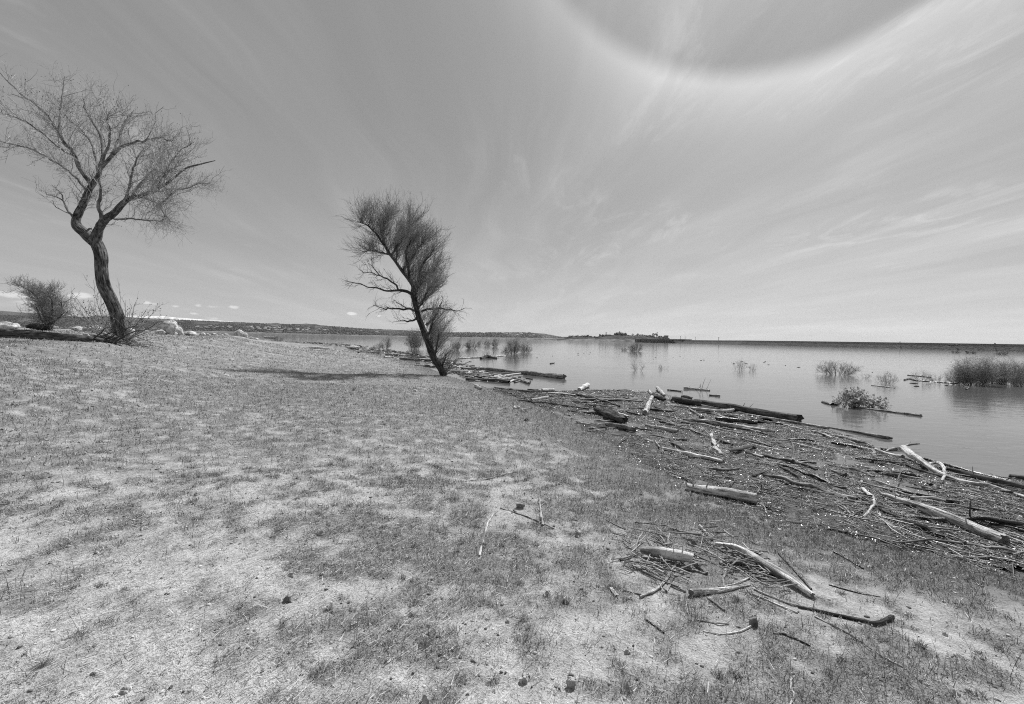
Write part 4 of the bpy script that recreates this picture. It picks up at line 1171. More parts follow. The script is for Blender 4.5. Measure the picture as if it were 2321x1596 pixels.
# ---- tyre lying in the debris
def tyre():
    c = G(1737, 958)
    root = empty('old_tyre', (c[0], c[1], top_z(c[0], c[1]) + .02))
    tagp(root, 'old dark tyre lying flat in the debris beside the biggest log', 'tyre')
    m, t, b, out = new_mat('worn_rubber')
    p = t.n.new('ShaderNodeTexCoord').outputs['Object']
    t.put(b.inputs['Base Color'], grey(t, t.maprange(t.noise(p, 12, 4), .3, .7, .01, .03))); b.inputs['Roughness'].default_value = .8; b.inputs['Specular IOR Level'].default_value = .15
    R_, n, k = .30, 64, 16
    prof = [(-.085, -.10), (-.10, -.06), (-.04, -.10), (.03, -.105), (.075, -.085), (.085, -.04), (.085, .04), (.075, .085), (.03, .105), (-.04, .10), (-.10, .06), (-.085, .045), (-.03, .085), (.03, .09), (.065, .06), (.065, -.06), (.03, -.09), (-.03, -.085)]
    th = np.arange(n) / n * 2 * pi
    pr = np.array(prof); pr = pr[[1, 2, 3, 4, 5, 6, 7, 8, 9, 10, 11, 12, 13, 14, 15, 16, 17, 0]]
    V = np.array([[(R_ + a) * cos(q), (R_ + a) * sin(q), z + .05] for q in th for a, z in pr])
    kk = len(pr); idx = np.arange(n * kk).reshape(n, kk)
    F = np.stack([idx, np.roll(idx, -1, 0), np.roll(np.roll(idx, -1, 0), -1, 1), np.roll(idx, -1, 1)], -1).reshape(-1, 4)
    g = Geo(); g.add(V, F); o = g.build('casing', m, smooth=True); o.parent = root
    g = Geo()
    for q in th[::1]:
        a = np.array([cos(q), sin(q), 0]); bb = np.array([-sin(q), cos(q), 0])
        for zz, sk in ((-.03, .006), (.035, -.006), (.0, 0)):
            cc = a * (R_ + .088) + np.array([0, 0, zz + .05]) + bb * sk
            e = np.array([[sx, sy, sz] for sx in (-1, 1) for sy in (-1, 1) for sz in (-1, 1)])
            Vv = cc + e[:, :1] * a * .005 + e[:, 1:2] * bb * .009 + e[:, 2:] * np.array([0, 0, .012])
            g.add(Vv, [[0, 1, 3, 2], [4, 6, 7, 5], [0, 4, 5, 1], [2, 3, 7, 6], [0, 2, 6, 4], [1, 5, 7, 3]])
    o = g.build('tread', m, smooth=False); o.parent = root
    root.scale = (.58, .58, .5); root.location.z -= .035
    root.rotation_euler = (radians(7), radians(-6), .3)


tyre()

# ================================================================== ROCKS
def rk(i, x, y, w, h, label, mat='rock', depth=None, dfac=.8, group=None, sink=.2, rough=.35):
    c = G(x, y) if depth is None else P(x, y, depth)
    c = np.array(c)
    if depth is not None: c[2] = max(float(H(c[0], c[1])), -.1)
    s = PXW * c[1]
    boulder('boulder' if w * s > .5 else 'stone', c, (w * s, w * s * dfac, h * s / (1 - sink)), M[mat], label, 'rock', group, i, rough, sink)


RG = 'pale boulders along the left skyline'
ROCKS = [
    (18, 742, 52, 19, 'biggest pale domed boulder at the left border beyond the fallen trunk', 40), (3, 744, 14, 9, 'small rock against the left side of the domed boulder', 40),
    (95, 743, 66, 15, 'long low pale rock behind the brushy little tree', 43), (176, 741, 24, 10, 'pale rock just right of the brushy little tree', 45),
    (200, 741, 20, 9, 'second pale rock right of the brushy little tree', 45), (222, 740, 28, 15, 'tallest of the pale rocks between brushy tree and bare tree', 45),
    (247, 741, 26, 10, 'flat pale rock directly left of the bare tree trunk', 45), (292, 743, 30, 12, 'pale rock directly right of the bare tree trunk', 45),
    (322, 747, 24, 9, 'low rock seen through the sprouts of the bare tree', 45),
    (195, 764, 26, 13, 'white stone lying behind the fallen trunk', 20),
    (385, 757, 40, 34, 'highest white crag of the rock heap right of the bare tree', 42), (403, 759, 24, 20, 'right shoulder of the white crag heap', 42), (364, 760, 26, 13, 'low rock at the left foot of the white crag heap', 41),
    (395, 762, 16, 8, 'small rock at the foot of the white crag heap', 41), (432, 762, 34, 12, 'flat white boulder right of the crag heap', 43),
    (458, 764, 14, 8, 'little pale rock right of the flat white boulder', 50), (470, 766, 12, 6, 'lower little rock right of the flat white boulder', 52), (485, 767, 14, 5, 'first small stone of the low stone line', 60),
    (500, 768, 12, 5, 'middle stone of the low stone line', 65), (512, 769, 12, 5, 'last stone of the low stone line', 68),
    (541, 769, 26, 17, 'square white boulder at the lake edge', 80), (554, 771, 20, 12, 'boulder leaning on the right of the square white boulder', 80), (566, 773, 14, 7, 'small rock right of the two lake edge boulders', 80),
    (578, 773, 16, 7, 'last rock at the right of the lake edge boulders', 80)]
for i, (x, y, w, h, lab, dp) in enumerate(ROCKS):
    rk(i + 1, x, y, w, h, lab, 'rock', dp, group=RG)
STONES = [
    (803, 886, 10, 8, 'pale stone in the grass left below the shadow', 'rock'), (941, 888, 12, 6, 'flat stone in the grass below the leaning tree', 'rock'),
    (1193, 954, 13, 11, 'dark stone on the grass edge of the debris', 'rock_dark'), (1172, 926, 18, 8, 'flat pale stone on the grass near the debris', 'rock'),
    (1187, 934, 18, 8, 'second flat stone just below the flat pale stone', 'rock'), (1282, 1366, 19, 16, 'dark rounded stone half sunk in bare sand', 'rock_dark'),
    (653, 1362, 20, 16, 'dark pitted stone in the straw at lower left', 'rock_dark'), (1707, 1416, 24, 28, 'round grey stone touched by the curved white twig', 'rock_dark'),
    (965, 1592, 20, 22, 'white stone cut by the bottom border', 'rock'), (285, 1566, 24, 12, 'white flat stone in the straw near the lower left corner', 'rock'),
    (1295, 1556, 26, 22, 'grey stone in the sand low in the middle', 'rock'), (1188, 1545, 26, 16, 'pale flat stone in the weeds at the bottom', 'rock'),
    (1240, 1345, 14, 8, 'small pale stone above the dark rounded stone', 'rock'), (660, 1304, 18, 8, 'pale stone in the straw above the dark pitted stone', 'rock'),
    (726, 1210, 20, 8, 'pale flat chip of stone in the bright sand patch', 'rock'), (1310, 1214, 22, 12, 'dark topped stone right of the knotty stick', 'rock'),
    (818, 1283, 12, 7, 'pale stone on the edge of the dark weeds', 'rock'), (1005, 1288, 10, 8, 'little white stone left of the lengthwise stick', 'rock'),
    (1565, 1232, 30, 16, 'broad dark stone behind the thick smooth log', 'rock_dark'), (2143, 1440, 12, 8, 'pale pebble on the sand at the right', 'rock'),
    (2163, 1602 - 30, 16, 10, 'pale stone near the lower right corner', 'rock'), (880, 1500, 16, 9, 'pale stone in the weeds lower left of centre', 'rock'), (1000, 1485, 14, 12, 'dark stone in the weeds at the bottom middle', 'rock_dark'),
    (1150, 1410, 14, 8, 'pale stone between bottom weeds and bare sand', 'rock'), (1420, 1480, 18, 9, 'flat pale stone low in the middle right', 'rock'), (1975, 1205 + 80, 16, 7, 'dark flat stone on the right sand', 'rock_dark')]
for i, (x, y, w, h, lab, mt) in enumerate(STONES):
    rk(i + 50, x, y, w, h * (.75 if mt == 'rock_dark' and i != 7 else 1), lab, mt, None, sink=.42, rough=.7)


# ================================================================== TREES
def limb_paths(specs, depth0):
    """specs: list of (pts [(x, y, depth offset)], widths) -> (polyline, radii)"""
    out = []
    for pts, w in specs:
        dz = [q[2] if len(q) > 2 else 0 for q in pts]
        pos = np.array([P(q[0], q[1], depth0 + o) for q, o in zip(pts, dz)])
        rad = np.array([ww * PXW * (depth0 + o) * .5 for ww, o in zip(w, dz)])
        out.append((pos, rad))
    return out


def big_tree():
    D0 = 19.0
    base = P(281, 777, D0); base[2] = float(H(base[0], base[1])) - .05
    root = empty('bare_tree', base)
    tagp(root, 'tall bare forked tree with a curved ridged trunk, tallest at the left', 'tree')
    trunk = limb_paths([([(281, 778), (275, 760), (265, 714), (252, 682), (236, 648), (229, 609), (227, 578), (217, 551), (206, 537)], (36, 27, 24, 23, 23, 23, 24, 24, 21))], D0)
    trunk[0][0][0][2] = min(trunk[0][0][0][2], base[2])
    g = Geo(); log_geo(g, trunk[0][0], trunk[0][1], S=56, rough=.12, jag=0, n=220, ridge=.09); g.build('trunk', M['bark'], root)
    forks = limb_paths([
        ([(214, 548), (194, 530, .1), (174, 512, .2), (173, 496, .25), (181, 478, .3), (189, 462, .3), (202, 430, .3), (214, 412, .3), (223, 396, .3), (228, 373, .3)], (23, 20, 18, 17, 16, 15, 13, 11, 9.5, 8.5)),
        ([(215, 552), (222, 525, -.1), (231, 507, -.2), (243, 494, -.3), (259, 483, -.4), (278, 462, -.5), (296, 449, -.7), (328, 441, -.9), (352, 428, -1.1), (380, 415, -1.3), (419, 383, -1.5), (455, 372, -1.6), (488, 364, -1.7)], (23, 20, 18, 16, 14, 12, 10, 8, 7, 5.5, 4, 3, 1.5)),
    ], D0)
    for p, r in forks:
        g = Geo(); log_geo(g, p, r, S=28, rough=.09, jag=0, n=110, ridge=.07); g.build('limb', M['bark'], root)
    xlim = P(432, 400, D0)[0]
    forks[1][0][:, 0] = np.where(forks[1][0][:, 0] > xlim, xlim + (forks[1][0][:, 0] - xlim) * .5, forks[1][0][:, 0])
    limbs = limb_paths([
        ([(228, 378, .3), (234, 346, .5), (226, 307, .8), (212, 278, 1.0), (197, 252, 1.2), (192, 235, 1.3), (188, 222, 1.4)], (9, 7, 6, 5, 3.5, 2.5, 1.2)),
        ([(226, 385, .3), (249, 357, .0), (278, 333, -.4), (300, 323, -.6), (328, 318, -.8), (360, 312, -1), (393, 320, -1.2), (410, 312, -1.3)], (8, 7, 6, 4.5, 4, 3, 2, 1)),
        ([(252, 354, 0), (264, 330, .2), (275, 299, .5), (288, 270, .8), (296, 262, 1), (302, 252, 1.2)], (6, 5, 4.5, 3.5, 2.5, 1.2)),
        ([(208, 420, .3), (183, 383, .0), (168, 352, -.3), (149, 325, -.6), (131, 297, -.8), (115, 273, -1), (92, 247, -1.3), (60, 221, -1.6), (26, 194, -1.9), (-10, 155, -2.2)], (10, 9, 8, 7, 6.5, 5, 4, 3, 2.5, 1.2)),
        ([(131, 297, -.8), (136, 275, -.6), (137, 250, -.4), (143, 207, 0), (147, 173, .3)], (5, 4, 3.5, 2.5, 1.2)),
        ([(196, 430, .3), (173, 404, .7), (147, 380, 1), (115, 362, 1.4), (79, 341, 1.8), (47, 331, 2.1), (0, 320, 2.5), (-40, 300, 2.8)], (6, 5.5, 5, 4, 3.5, 3, 2, 1)),
        ([(170, 500, .2), (160, 485, .2), (149, 470, .1), (142, 455, 0), (128, 447, -.1), (105, 441, -.2)], (6, 4.5, 4, 3, 2, 1)),
        ([(142, 455, 0), (141, 443, 0), (130, 430, .1), (118, 420, .2)], (3, 2.5, 2, 1)),
        ([(160, 486, .2), (140, 476, .3), (125, 468, .3), (120, 455, .3)], (2.5, 2, 2, 1)),
        ([(296, 449, -.7), (315, 422, -.4), (335, 399, -.2), (359, 373, .1), (372, 339, .4), (374, 318, .6)], (7, 6, 5, 3.5, 2.5, 1)),
        ([(232, 503, -.2), (228, 478, -.6), (223, 457, -.9), (228, 430, -1.2), (224, 405, -1.4), (232, 375, -1.6)], (10, 8, 7, 5, 4, 2)),
        ([(259, 497, -.4), (301, 496, -.9), (340, 500, -1.3), (367, 500, -1.6), (400, 490, -1.9), (440, 505, -2.2)], (4, 3.5, 3, 2.5, 2, 1)),
        ([(300, 450, -.7), (325, 448, -1.2), (367, 462, -1.7), (406, 456, -2.1), (440, 450, -2.5), (475, 440, -2.8)], (6, 5, 4, 3, 2, 1)),
        ([(343, 432, -1), (354, 410, -.7), (380, 380, -.5), (400, 350, -.3), (420, 335, 0), (440, 322, .2)], (5, 4, 3.5, 3, 2, 1)),
        ([(330, 440, -1), (375, 430, -.2), (415, 428, .3), (450, 416, .8), (485, 418, 1.2)], (4, 3.5, 3, 2, 1)),
        ([(186, 528, .1), (200, 519, 0), (207, 518, -.1)], (4, 4, 3)),
        ([(223, 396, .3), (218, 360, 1), (205, 320, 1.6), (180, 290, 2.1), (150, 265, 2.6), (130, 230, 3)], (6, 5, 4, 3, 2, 1)),
        ([(228, 373, .3), (243, 340, -.6), (250, 300, -1.2), (243, 275, -1.7), (248, 252, -2)], (6, 5, 4, 2.5, 1)),
        ([(168, 352, -.3), (150, 345, -1), (118, 320, -1.8), (80, 290, -2.4), (40, 268, -2.9), (0, 255, -3.2)], (5, 4, 3.5, 3, 2, 1)),
        ([(278, 462, -.5), (292, 430, -1.2), (298, 395, -1.8), (310, 360, -2.3), (330, 340, -2.6)], (6, 5, 4, 3, 1)),
        ([(419, 383, -1.5), (435, 362, -1.2), (450, 345, -1)], (3, 2, 1)),
        ([(352, 428, -1.1), (390, 405, -2), (430, 398, -2.6), (465, 385, -3), (492, 395, -3.2)], (5, 4, 3, 2, 1)),
    ], D0)
    for p, r in limbs: p[:, 0] = np.where(p[:, 0] > xlim, xlim + (p[:, 0] - xlim) * .5, p[:, 0])
    for p, r in limbs:
        g = Geo(); log_geo(g, p, r, S=9, rough=.06, jag=0, n=40, wig=1.2); g.build('branch', M['limb'], root)
    src = [catmull(p, 30) for p, r in limbs] + [catmull(p, 30)[10:] for p, r in forks]
    skip = {6: .3, 7: .3, 8: .3, 15: .02}
    wt = [skip.get(i, 1.0) for i in range(len(src))]
    l1, r1 = sprout(src, 640, (.4, 1.2), .9, (0, 0, .30), (.016, .006), 6, (.12, .93), .25, .09, .75, weight=wt)
    l2, r2 = sprout(l1, 3300, (.2, .62), .9, (0, 0, .32), (.0075, .003), 5, (.1, 1), .3, .10, .7)
    l3, r3 = sprout(l2, 5500, (.08, .3), .95, (0, 0, .3), (.0045, .0022), 4, (.1, 1), .3, .10, .7)
    # drooping fine tassels on the lower right
    lowr = [src[i] for i in (11, 12, 14)]
    l4, r4 = sprout(lowr, 260, (.3, .9), .8, (0, 0, -.35), (.006, .0025), 6, (.2, 1), .35, .08, .5)
    l5, r5 = sprout(l4, 700, (.12, .4), .8, (0, 0, -.1), (.0035, .002), 4, (.1, 1), .3, .08, .6)
    g = Geo()
    for p, r, S in ((l1, r1, 5), (l2, r2, 4), (l3, r3, 3), (l4, r4, 4), (l5, r5, 3)):
        tubes(g, p, r * .88, S, RNG.uniform(.15, .6, len(p)))
    # buds and the few leftover leaves
    k = 1500
    pick = l3[RNG.integers(0, len(l3), k), -1]
    sz = RNG.uniform(.008, .018, k)
    V = IC1[None] * sz[:, None, None] * np.array([.7, .7, 1.3]) + pick[:, None]
    g.add(V, (IC1F[None] + (np.arange(k) * len(IC1))[:, None, None]).reshape(-1, 3), None, np.repeat(RNG.choice([.06, .2, .5], k, p=[.6, .3, .1]), len(IC1)))
    o = g.build('twigs', M['twig'], root); o['kind'] = 'stuff'
    # sprouts around the base
    sroot = empty('base_sprouts', base + np.array([.1, -.25, .05]))
    tagp(sroot, 'arching budded sprouts and tangled twigs around the foot of the bare tree', 'shrub')
    g = Geo()
    tips = [(165, 665), (160, 690), (176, 700), (205, 690), (212, 655), (238, 700), (250, 690), (272, 662), (285, 680), (295, 700), (305, 690), (330, 705), (340, 715), (322, 740), (355, 725), (300, 735), (262, 735), (225, 725), (185, 735), (200, 745), (345, 750), (160, 712)]
    st = []
    bp = P(278, 774, D0 - .3)
    for i, (tx, ty) in enumerate(tips):
        dep = D0 + RNG.uniform(-1.4, 1.0)
        e = P(tx, ty, dep); b0 = bp + RNG.normal(0, .12, 3) * np.array([1, 1, .2])
        md = b0 * .5 + e * .5; md[2] += .12 * RNG.random() - .12 * (e[2] - b0[2]); md[:2] += (e[:2] - b0[:2]) * .08
        st.append(np.array([b0, md, e]))
    S1 = np.array([catmull(s_, 9) for s_ in st])
    tubes(g, S1, np.linspace(.022, .006, 9)[None] * RNG.uniform(.7, 1.3, (len(st), 1)), 6, RNG.uniform(.15, .4, len(st)))
    a1, ar1 = sprout(S1, 190, (.2, .75), .7, (0, 0, .35), (.008, .004), 5, (.15, 1), .3, .06, .7)
    a2, ar2 = sprout(a1, 380, (.08, .28), .8, (0, 0, .3), (.005, .003), 4, (.1, 1), .3, .08, .7)
    tubes(g, a1, ar1, 4, RNG.uniform(.12, .4, len(a1))); tubes(g, a2, ar2, 3, RNG.uniform(.12, .4, len(a2)))
    # low tangle lying on the ground left and right of the foot
    n = 240
    c = np.stack([RNG.normal(-.35, .85, n), RNG.normal(-.3, .25, n), np.zeros(n)], -1) + base[None]
    c[:, 2] = H(c[:, 0], c[:, 1]) + np.abs(RNG.normal(0, .10, n)) + .02
    an = RNG.uniform(0, 2 * pi, n); L = RNG.uniform(.3, 1.0, n)
    s_ = np.linspace(-.5, .5, 6)[None, :, None]
    pth = c[:, None] + np.stack([np.cos(an), np.sin(an) * .6, RNG.normal(0, .18, n)], -1)[:, None] * L[:, None, None] * s_ - np.array([0, 0, 1.]) * (s_ ** 2) * RNG.uniform(0, .35, (n, 1, 1)) + RNG.normal(0, .02, (n, 6, 3))
    tubes(g, pth, np.repeat(RNG.uniform(.004, .014, n)[:, None], 6, 1), 5, RNG.uniform(.06, .4, n))
    k = 520
    al = np.concatenate([a1[:, 1:].reshape(-1, 3), a2[:, -1], S1[:, 3:].reshape(-1, 3)])
    pick = al[RNG.integers(0, len(al), k)]
    V = IC1[None] * RNG.uniform(.010, .024, (k, 1, 1)) + pick[:, None]
    g.add(V, (IC1F[None] + (np.arange(k) * len(IC1))[:, None, None]).reshape(-1, 3), None, np.repeat(RNG.choice([.05, .2, .5], k, p=[.5, .3, .2]), len(IC1)))
    g.build('sprout_stems', M['twig'], sroot)
    # dead pale stick in front at the right
    p1 = P(312, 764, D0 - .6); p2 = P(345, 776, D0 - 1.6)
    for p in (p1, p2): p[2] = max(p[2], float(H(p[0], p[1])) + .03)
    g = Geo(); log_geo(g, [p1, p2], [.03, .02], S=8); o = g.build('fallen_branch', M['wood_light'], origin=p1); tagp(o, 'pale straight fallen branch right of the foot of the bare tree', 'branch')


big_tree()


def fallen_trunk():
    D = 17.0
    pts = [P(-140, 756, D + .6), P(0, 762, D + .2), (P(110, 767, D)), P(200, 770, D + .2), P(262, 775, D + .6)]
    rad = [.30, .245, .20, .14, .06]
    for p, r in zip(pts, rad): p[2] = max(min(p[2], float(H(p[0], p[1])) + r * 1.0), float(H(p[0], p[1])) + r * .5)
    g = Geo(); log_geo(g, pts, rad, S=44, rough=.07, jag=.2, n=160, ridge=.08)
    p, r = sprout([catmull(pts, 20)[14:]], 26, (.4, 1.3), .8, (0, 0, .15), (.03, .008), 6, (.1, 1), .3, .06, .8); tubes(g, p, r, 6)
    o = g.build('fallen_tree', M['bark_log'], origin=pts[1])
    tagp(o, 'fallen ridged tree trunk lying on the grass from the left border', 'fallen tree')


fallen_trunk()


def leaning_tree():
    D0 = 22.0
    base = P(1004, 848, D0); base[2] = float(H(base[0], base[1])) - .1
    root = empty('leaning_tree', base)
    tagp(root, 'dark leaning brushy tree at the water edge in the middle', 'tree')
    tr = limb_paths([([(1006, 852), (1004.5, 846), (996, 829), (984, 811), (975, 787), (967, 763), (959.6, 742), (951, 718), (945, 694), (940, 673), (937, 655), (927, 637, .1), (912, 613, .2), (897, 595, .3), (882, 577, .4), (871, 556, .5), (865, 532, .6), (862, 515, .6), (866, 505, .6)],
                      (22, 17, 15.5, 16, 15, 14, 13.5, 13, 12.5, 13, 11, 9, 8, 7, 6.5, 6, 4.5, 3, 1.5))], D0)[0]
    g = Geo(); log_geo(g, tr[0], tr[1], S=30, rough=.13, jag=0, n=160, wig=.6, ridge=.09); g.build('trunk', M['bark_dark'], root)
    live = limb_paths([
        ([(939, 668), (944, 655), (953, 634, -.3), (953, 610, -.6), (968, 583, -.9), (985, 562, -1.1)], (9, 7, 6, 5, 3, 1.5)),
        ([(927, 637, .1), (925, 610, -.5), (920, 580, -.9), (925, 560, -1.2), (935, 538, -1.4)], (6, 5, 4, 3, 1.5)),
        ([(897, 595, .3), (900, 565, .9), (905, 545, 1.4), (908, 525, 1.8)], (5, 4, 3, 1.5)),
        ([(871, 556, .5), (855, 535, .1), (838, 515, -.3), (824, 508, -.6), (814, 500, -.8)], (5, 4, 3, 2, 1)),
        ([(865, 532, .6), (875, 505, 1), (878, 500, 1.3), (880, 488, 1.5)], (4, 3, 2, 1)),
        ([(882, 577, .4), (862, 572, .9), (840, 568, 1.3), (825, 572, 1.5)], (4, 3, 2, 1)),
        ([(945, 700, 0), (955, 690, -.4), (962, 672, -.8), (975, 650, -1)], (4, 3.5, 3, 1)),
        ([(967, 763), (974, 748, -.4), (980, 732, -.7), (984, 722, -.9)], (6, 5, 3, 1.5)),
        ([(984, 811), (987, 792, -.3), (992, 772, -.6), (995, 756, -.9)], (5, 4, 3, 1.5)),
        ([(975, 787), (977, 768, .5), (979, 750, .9), (980, 735, 1.2)], (5, 4, 3, 1.5)),
        ([(962, 748), (950, 735, .4), (942, 722, .8), (935, 710, 1)], (3, 2.5, 2, 1)),
        ([(912, 613, .2), (930, 590, -.2), (948, 562, -.5), (962, 545, -.7)], (5, 4, 3, 1)), ([(884, 580, .4), (903, 555, .0), (922, 528, -.2), (930, 505, -.4)], (5, 4, 2.5, 1)),
        ([(937, 655), (962, 640, .4), (980, 622, .7), (990, 604, .9)], (5, 4, 2.5, 1)), ([(944, 690, 0), (966, 678, .5), (982, 662, .8), (990, 645, 1)], (5, 4, 2.5, 1)),
        ([(1000, 838), (1006, 824, -.2), (1008, 812, -.4), (1009, 802, -.5)], (4, 3, 2, 1)),
    ], D0)
    dead = limb_paths([
        ([(938, 668), (924, 661, -.2), (903, 658, -.5), (879, 658, -.7), (852, 652, -.9), (831, 649, -1), (807, 641, -1.1), (782, 637, -1.2)], (8, 7, 5.5, 4, 3, 2.5, 2, 1)),
        ([(903, 658, -.5), (896, 645, -.2), (879, 634, 0), (860, 625, .2), (840, 618, .4), (822, 618, .5)], (5, 4, 3.5, 2.5, 2, 1)),
        ([(862, 626, .2), (850, 612, 0), (843, 603, -.1), (835, 597, -.2)], (2.5, 2, 1.5, 1)),
        ([(943, 704), (927, 700, .3), (909, 700, .6), (885, 698, .8), (873, 700, .9), (846, 692, 1.1)], (6, 5, 4, 3, 2.5, 1)),
        ([(921, 698, .4), (903, 688, .8), (891, 679, 1.1)], (3, 2, 1)),
        ([(946, 721), (933, 727, -.3), (921, 727, -.5), (903, 728, -.7)], (5, 4, 3, 1.2)),
        ([(955, 706), (971, 701, -.2), (993, 700, -.4), (1016, 701, -.6), (1034, 704, -.8), (1056, 698, -1)], (5, 4.5, 4, 3, 2, 1)),
        ([(966, 738), (978, 724, .1), (993, 709, .2), (998, 694, .3), (1004, 678, .4)], (6, 5, 3.5, 2.5, 1)),
    ], D0)
    for p, r in live + dead:
        g = Geo(); log_geo(g, p, r, S=8, rough=.08, jag=0, n=30, wig=1.5); g.build('branch', M['bark_dark'], root)
    lv = [catmull(p, 24) for p, r in live]
    trc = catmull(tr[0], 60)
    up = trc[24:]
    g = Geo()
    # brush: upright shoots leaning to the right
    a1, r1 = sprout(lv + [up, trc[14:34]], 1150, (.45, 1.15), .55, (.34, 0, .8), (.011, .004), 7, (.05, .98), .14, .05, .15, weight=[1.2, 1.2, 1.1, 1, .9, .3, 1, .8, .75, .75, .5, 1.3, 1.3, 1.3, 1.2, .3, 1.1, .25])
    a2, r2 = sprout(a1, 6000, (.2, .55), .7, (.14, 0, .4), (.0055, .0028), 6, (.05, 1), .2, .08, .5)
    a3, r3 = sprout(a2, 12000, (.08, .30), .8, (.08, 0, .3), (.0038, .002), 4, (.05, 1), .2, .10, .6)
    # left fringe at the top
    b1, s1 = sprout([lv[3], lv[4], lv[5], catmull(tr[0], 60)[44:]], 110, (.4, 1.1), .8, (-.45, 0, .3), (.010, .004), 6, (.1, 1), .3, .05, .5)
    b2, s2 = sprout(b1, 900, (.2, .7), .6, (-.25, 0, .3), (.005, .0025), 5, (.1, 1), .3, .06, .6)
    # dead twigs
    dd = [catmull(p, 24) for p, r in dead]
    c1, t1 = sprout(dd, 130, (.2, .8), .8, (0, 0, .1), (.010, .004), 5, (.2, 1), .3, .08, .8)
    c2, t2 = sprout(c1, 330, (.1, .45), .8, (0, 0, .05), (.006, .003), 4, (.1, 1), .3, .1, .8)
    # low brush at the foot
    e1, q1 = sprout([trc[:18]], 55, (.3, .9), .4, (.75, 0, .7), (.009, .004), 6, (.0, 1), .15, .04, .1)
    e2, q2 = sprout(e1, 600, (.2, .6), .5, (.1, 0, .5), (.0045, .0025), 4, (.05, 1), .2, .06, .6)
    for p, r, S, lo, hi in ((a1, r1, 4, .10, .30), (a2, r2, 3, .14, .45), (a3, r3, 3, .16, .6), (b1, s1, 4, .05, .2), (b2, s2, 3, .06, .25), (c1, t1, 4, .04, .12), (c2, t2, 3, .04, .14), (e1, q1, 4, .06, .2), (e2, q2, 3, .1, .4)):
        tubes(g, p, r, S, RNG.uniform(lo, hi, len(p)))
    o = g.build('twigs', M['twig'], root); o['kind'] = 'stuff'


leaning_tree()


def shrub(name, x, y, w, h, label, depth=None, dens=1.0, lean=0.0, leafy=0.0, group=None, tone=(.13, .42), z0=None, cat='shrub'):
    """bush drawn from its foot: many rising stems, side twigs, optional leaves"""
    c = at_z(x, y) if depth is None else P(x, y, depth)
    if z0 is not None: c[2] = z0
    elif depth is not None: c[2] = float(H(c[0], c[1]))
    s = PXW * c[1] * 1.15; W = w * s; Hh = h * s
    n = int(46 * dens) + 5
    ph = RNG.uniform(0, 2 * pi, n); rad = np.sqrt(RNG.random(n))
    b0 = np.stack([np.cos(ph) * rad * W * .20, np.sin(ph) * rad * W * .18, np.full(n, -.05)], -1) + c
    top = np.stack([np.cos(ph) * rad * W * .45 + lean * Hh, np.sin(ph) * rad * W * .4, Hh * np.sqrt(np.maximum(1.0 - .92 * rad ** 2, .02)) * RNG.uniform(.5, .9, n)], -1) + c
    t = np.linspace(0, 1, 7)[None, :, None]
    pth = b0[:, None] * (1 - t) + top[:, None] * t + (t * (1 - t)) * np.stack([np.cos(ph), np.sin(ph), 0 * ph], -1)[:, None] * W * .12 + RNG.normal(0, .012, (n, 7, 3)) * Hh * t
    k = max(W, Hh); th = .0013 * k + .0008 * c[1] / 20
    g = Geo()
    tubes(g, pth, np.linspace(1.5, .6, 7)[None] * th * RNG.uniform(.7, 1.3, (n, 1)), 4, RNG.uniform(*tone, n) * .7)
    n1 = int(520 * dens); n2 = int(2600 * dens)
    a1, r1 = sprout(pth, n1, (.12 * Hh, .34 * Hh), 1.2, (lean, 0, .25), (th * .8, th * .4), 5, (.05, 1), .2, .05, .8)
    a2, r2 = sprout(a1, n2, (.05 * Hh, .20 * Hh), 1.2, (lean, 0, .2), (th * .5, th * .3), 4, (.1, 1), .2, .06, .8)
    tubes(g, a1, r1, 3, RNG.uniform(*tone, n1)); tubes(g, a2, r2, 3, RNG.uniform(*tone, n2))
    if leafy:
        k2 = int(leafy)
        al = np.concatenate([a1.reshape(-1, 3), a2.reshape(-1, 3)]); pk = al[RNG.integers(0, len(al), k2)] + RNG.normal(0, .02 * Hh, (k2, 3))
        d = RNG.normal(0, 1, (k2, 3)); d /= np.linalg.norm(d, axis=1, keepdims=True); a, b = frames(d)
        sz = RNG.uniform(.5, 1, k2)[:, None] * (.022 * Hh if leafy < 1500 else .014 * Hh)
        V = np.stack([pk - a * sz, pk + b * sz * .6, pk + a * sz, pk - b * sz * .6], 1).reshape(-1, 3)
        g.add(V, np.arange(k2 * 4).reshape(-1, 4), None, np.repeat(RNG.uniform(tone[0], tone[1] * 1.3, k2), 4))
    o = g.build(name, M['leaf'], origin=c)
    tagp(o, label, cat, group)
    return o


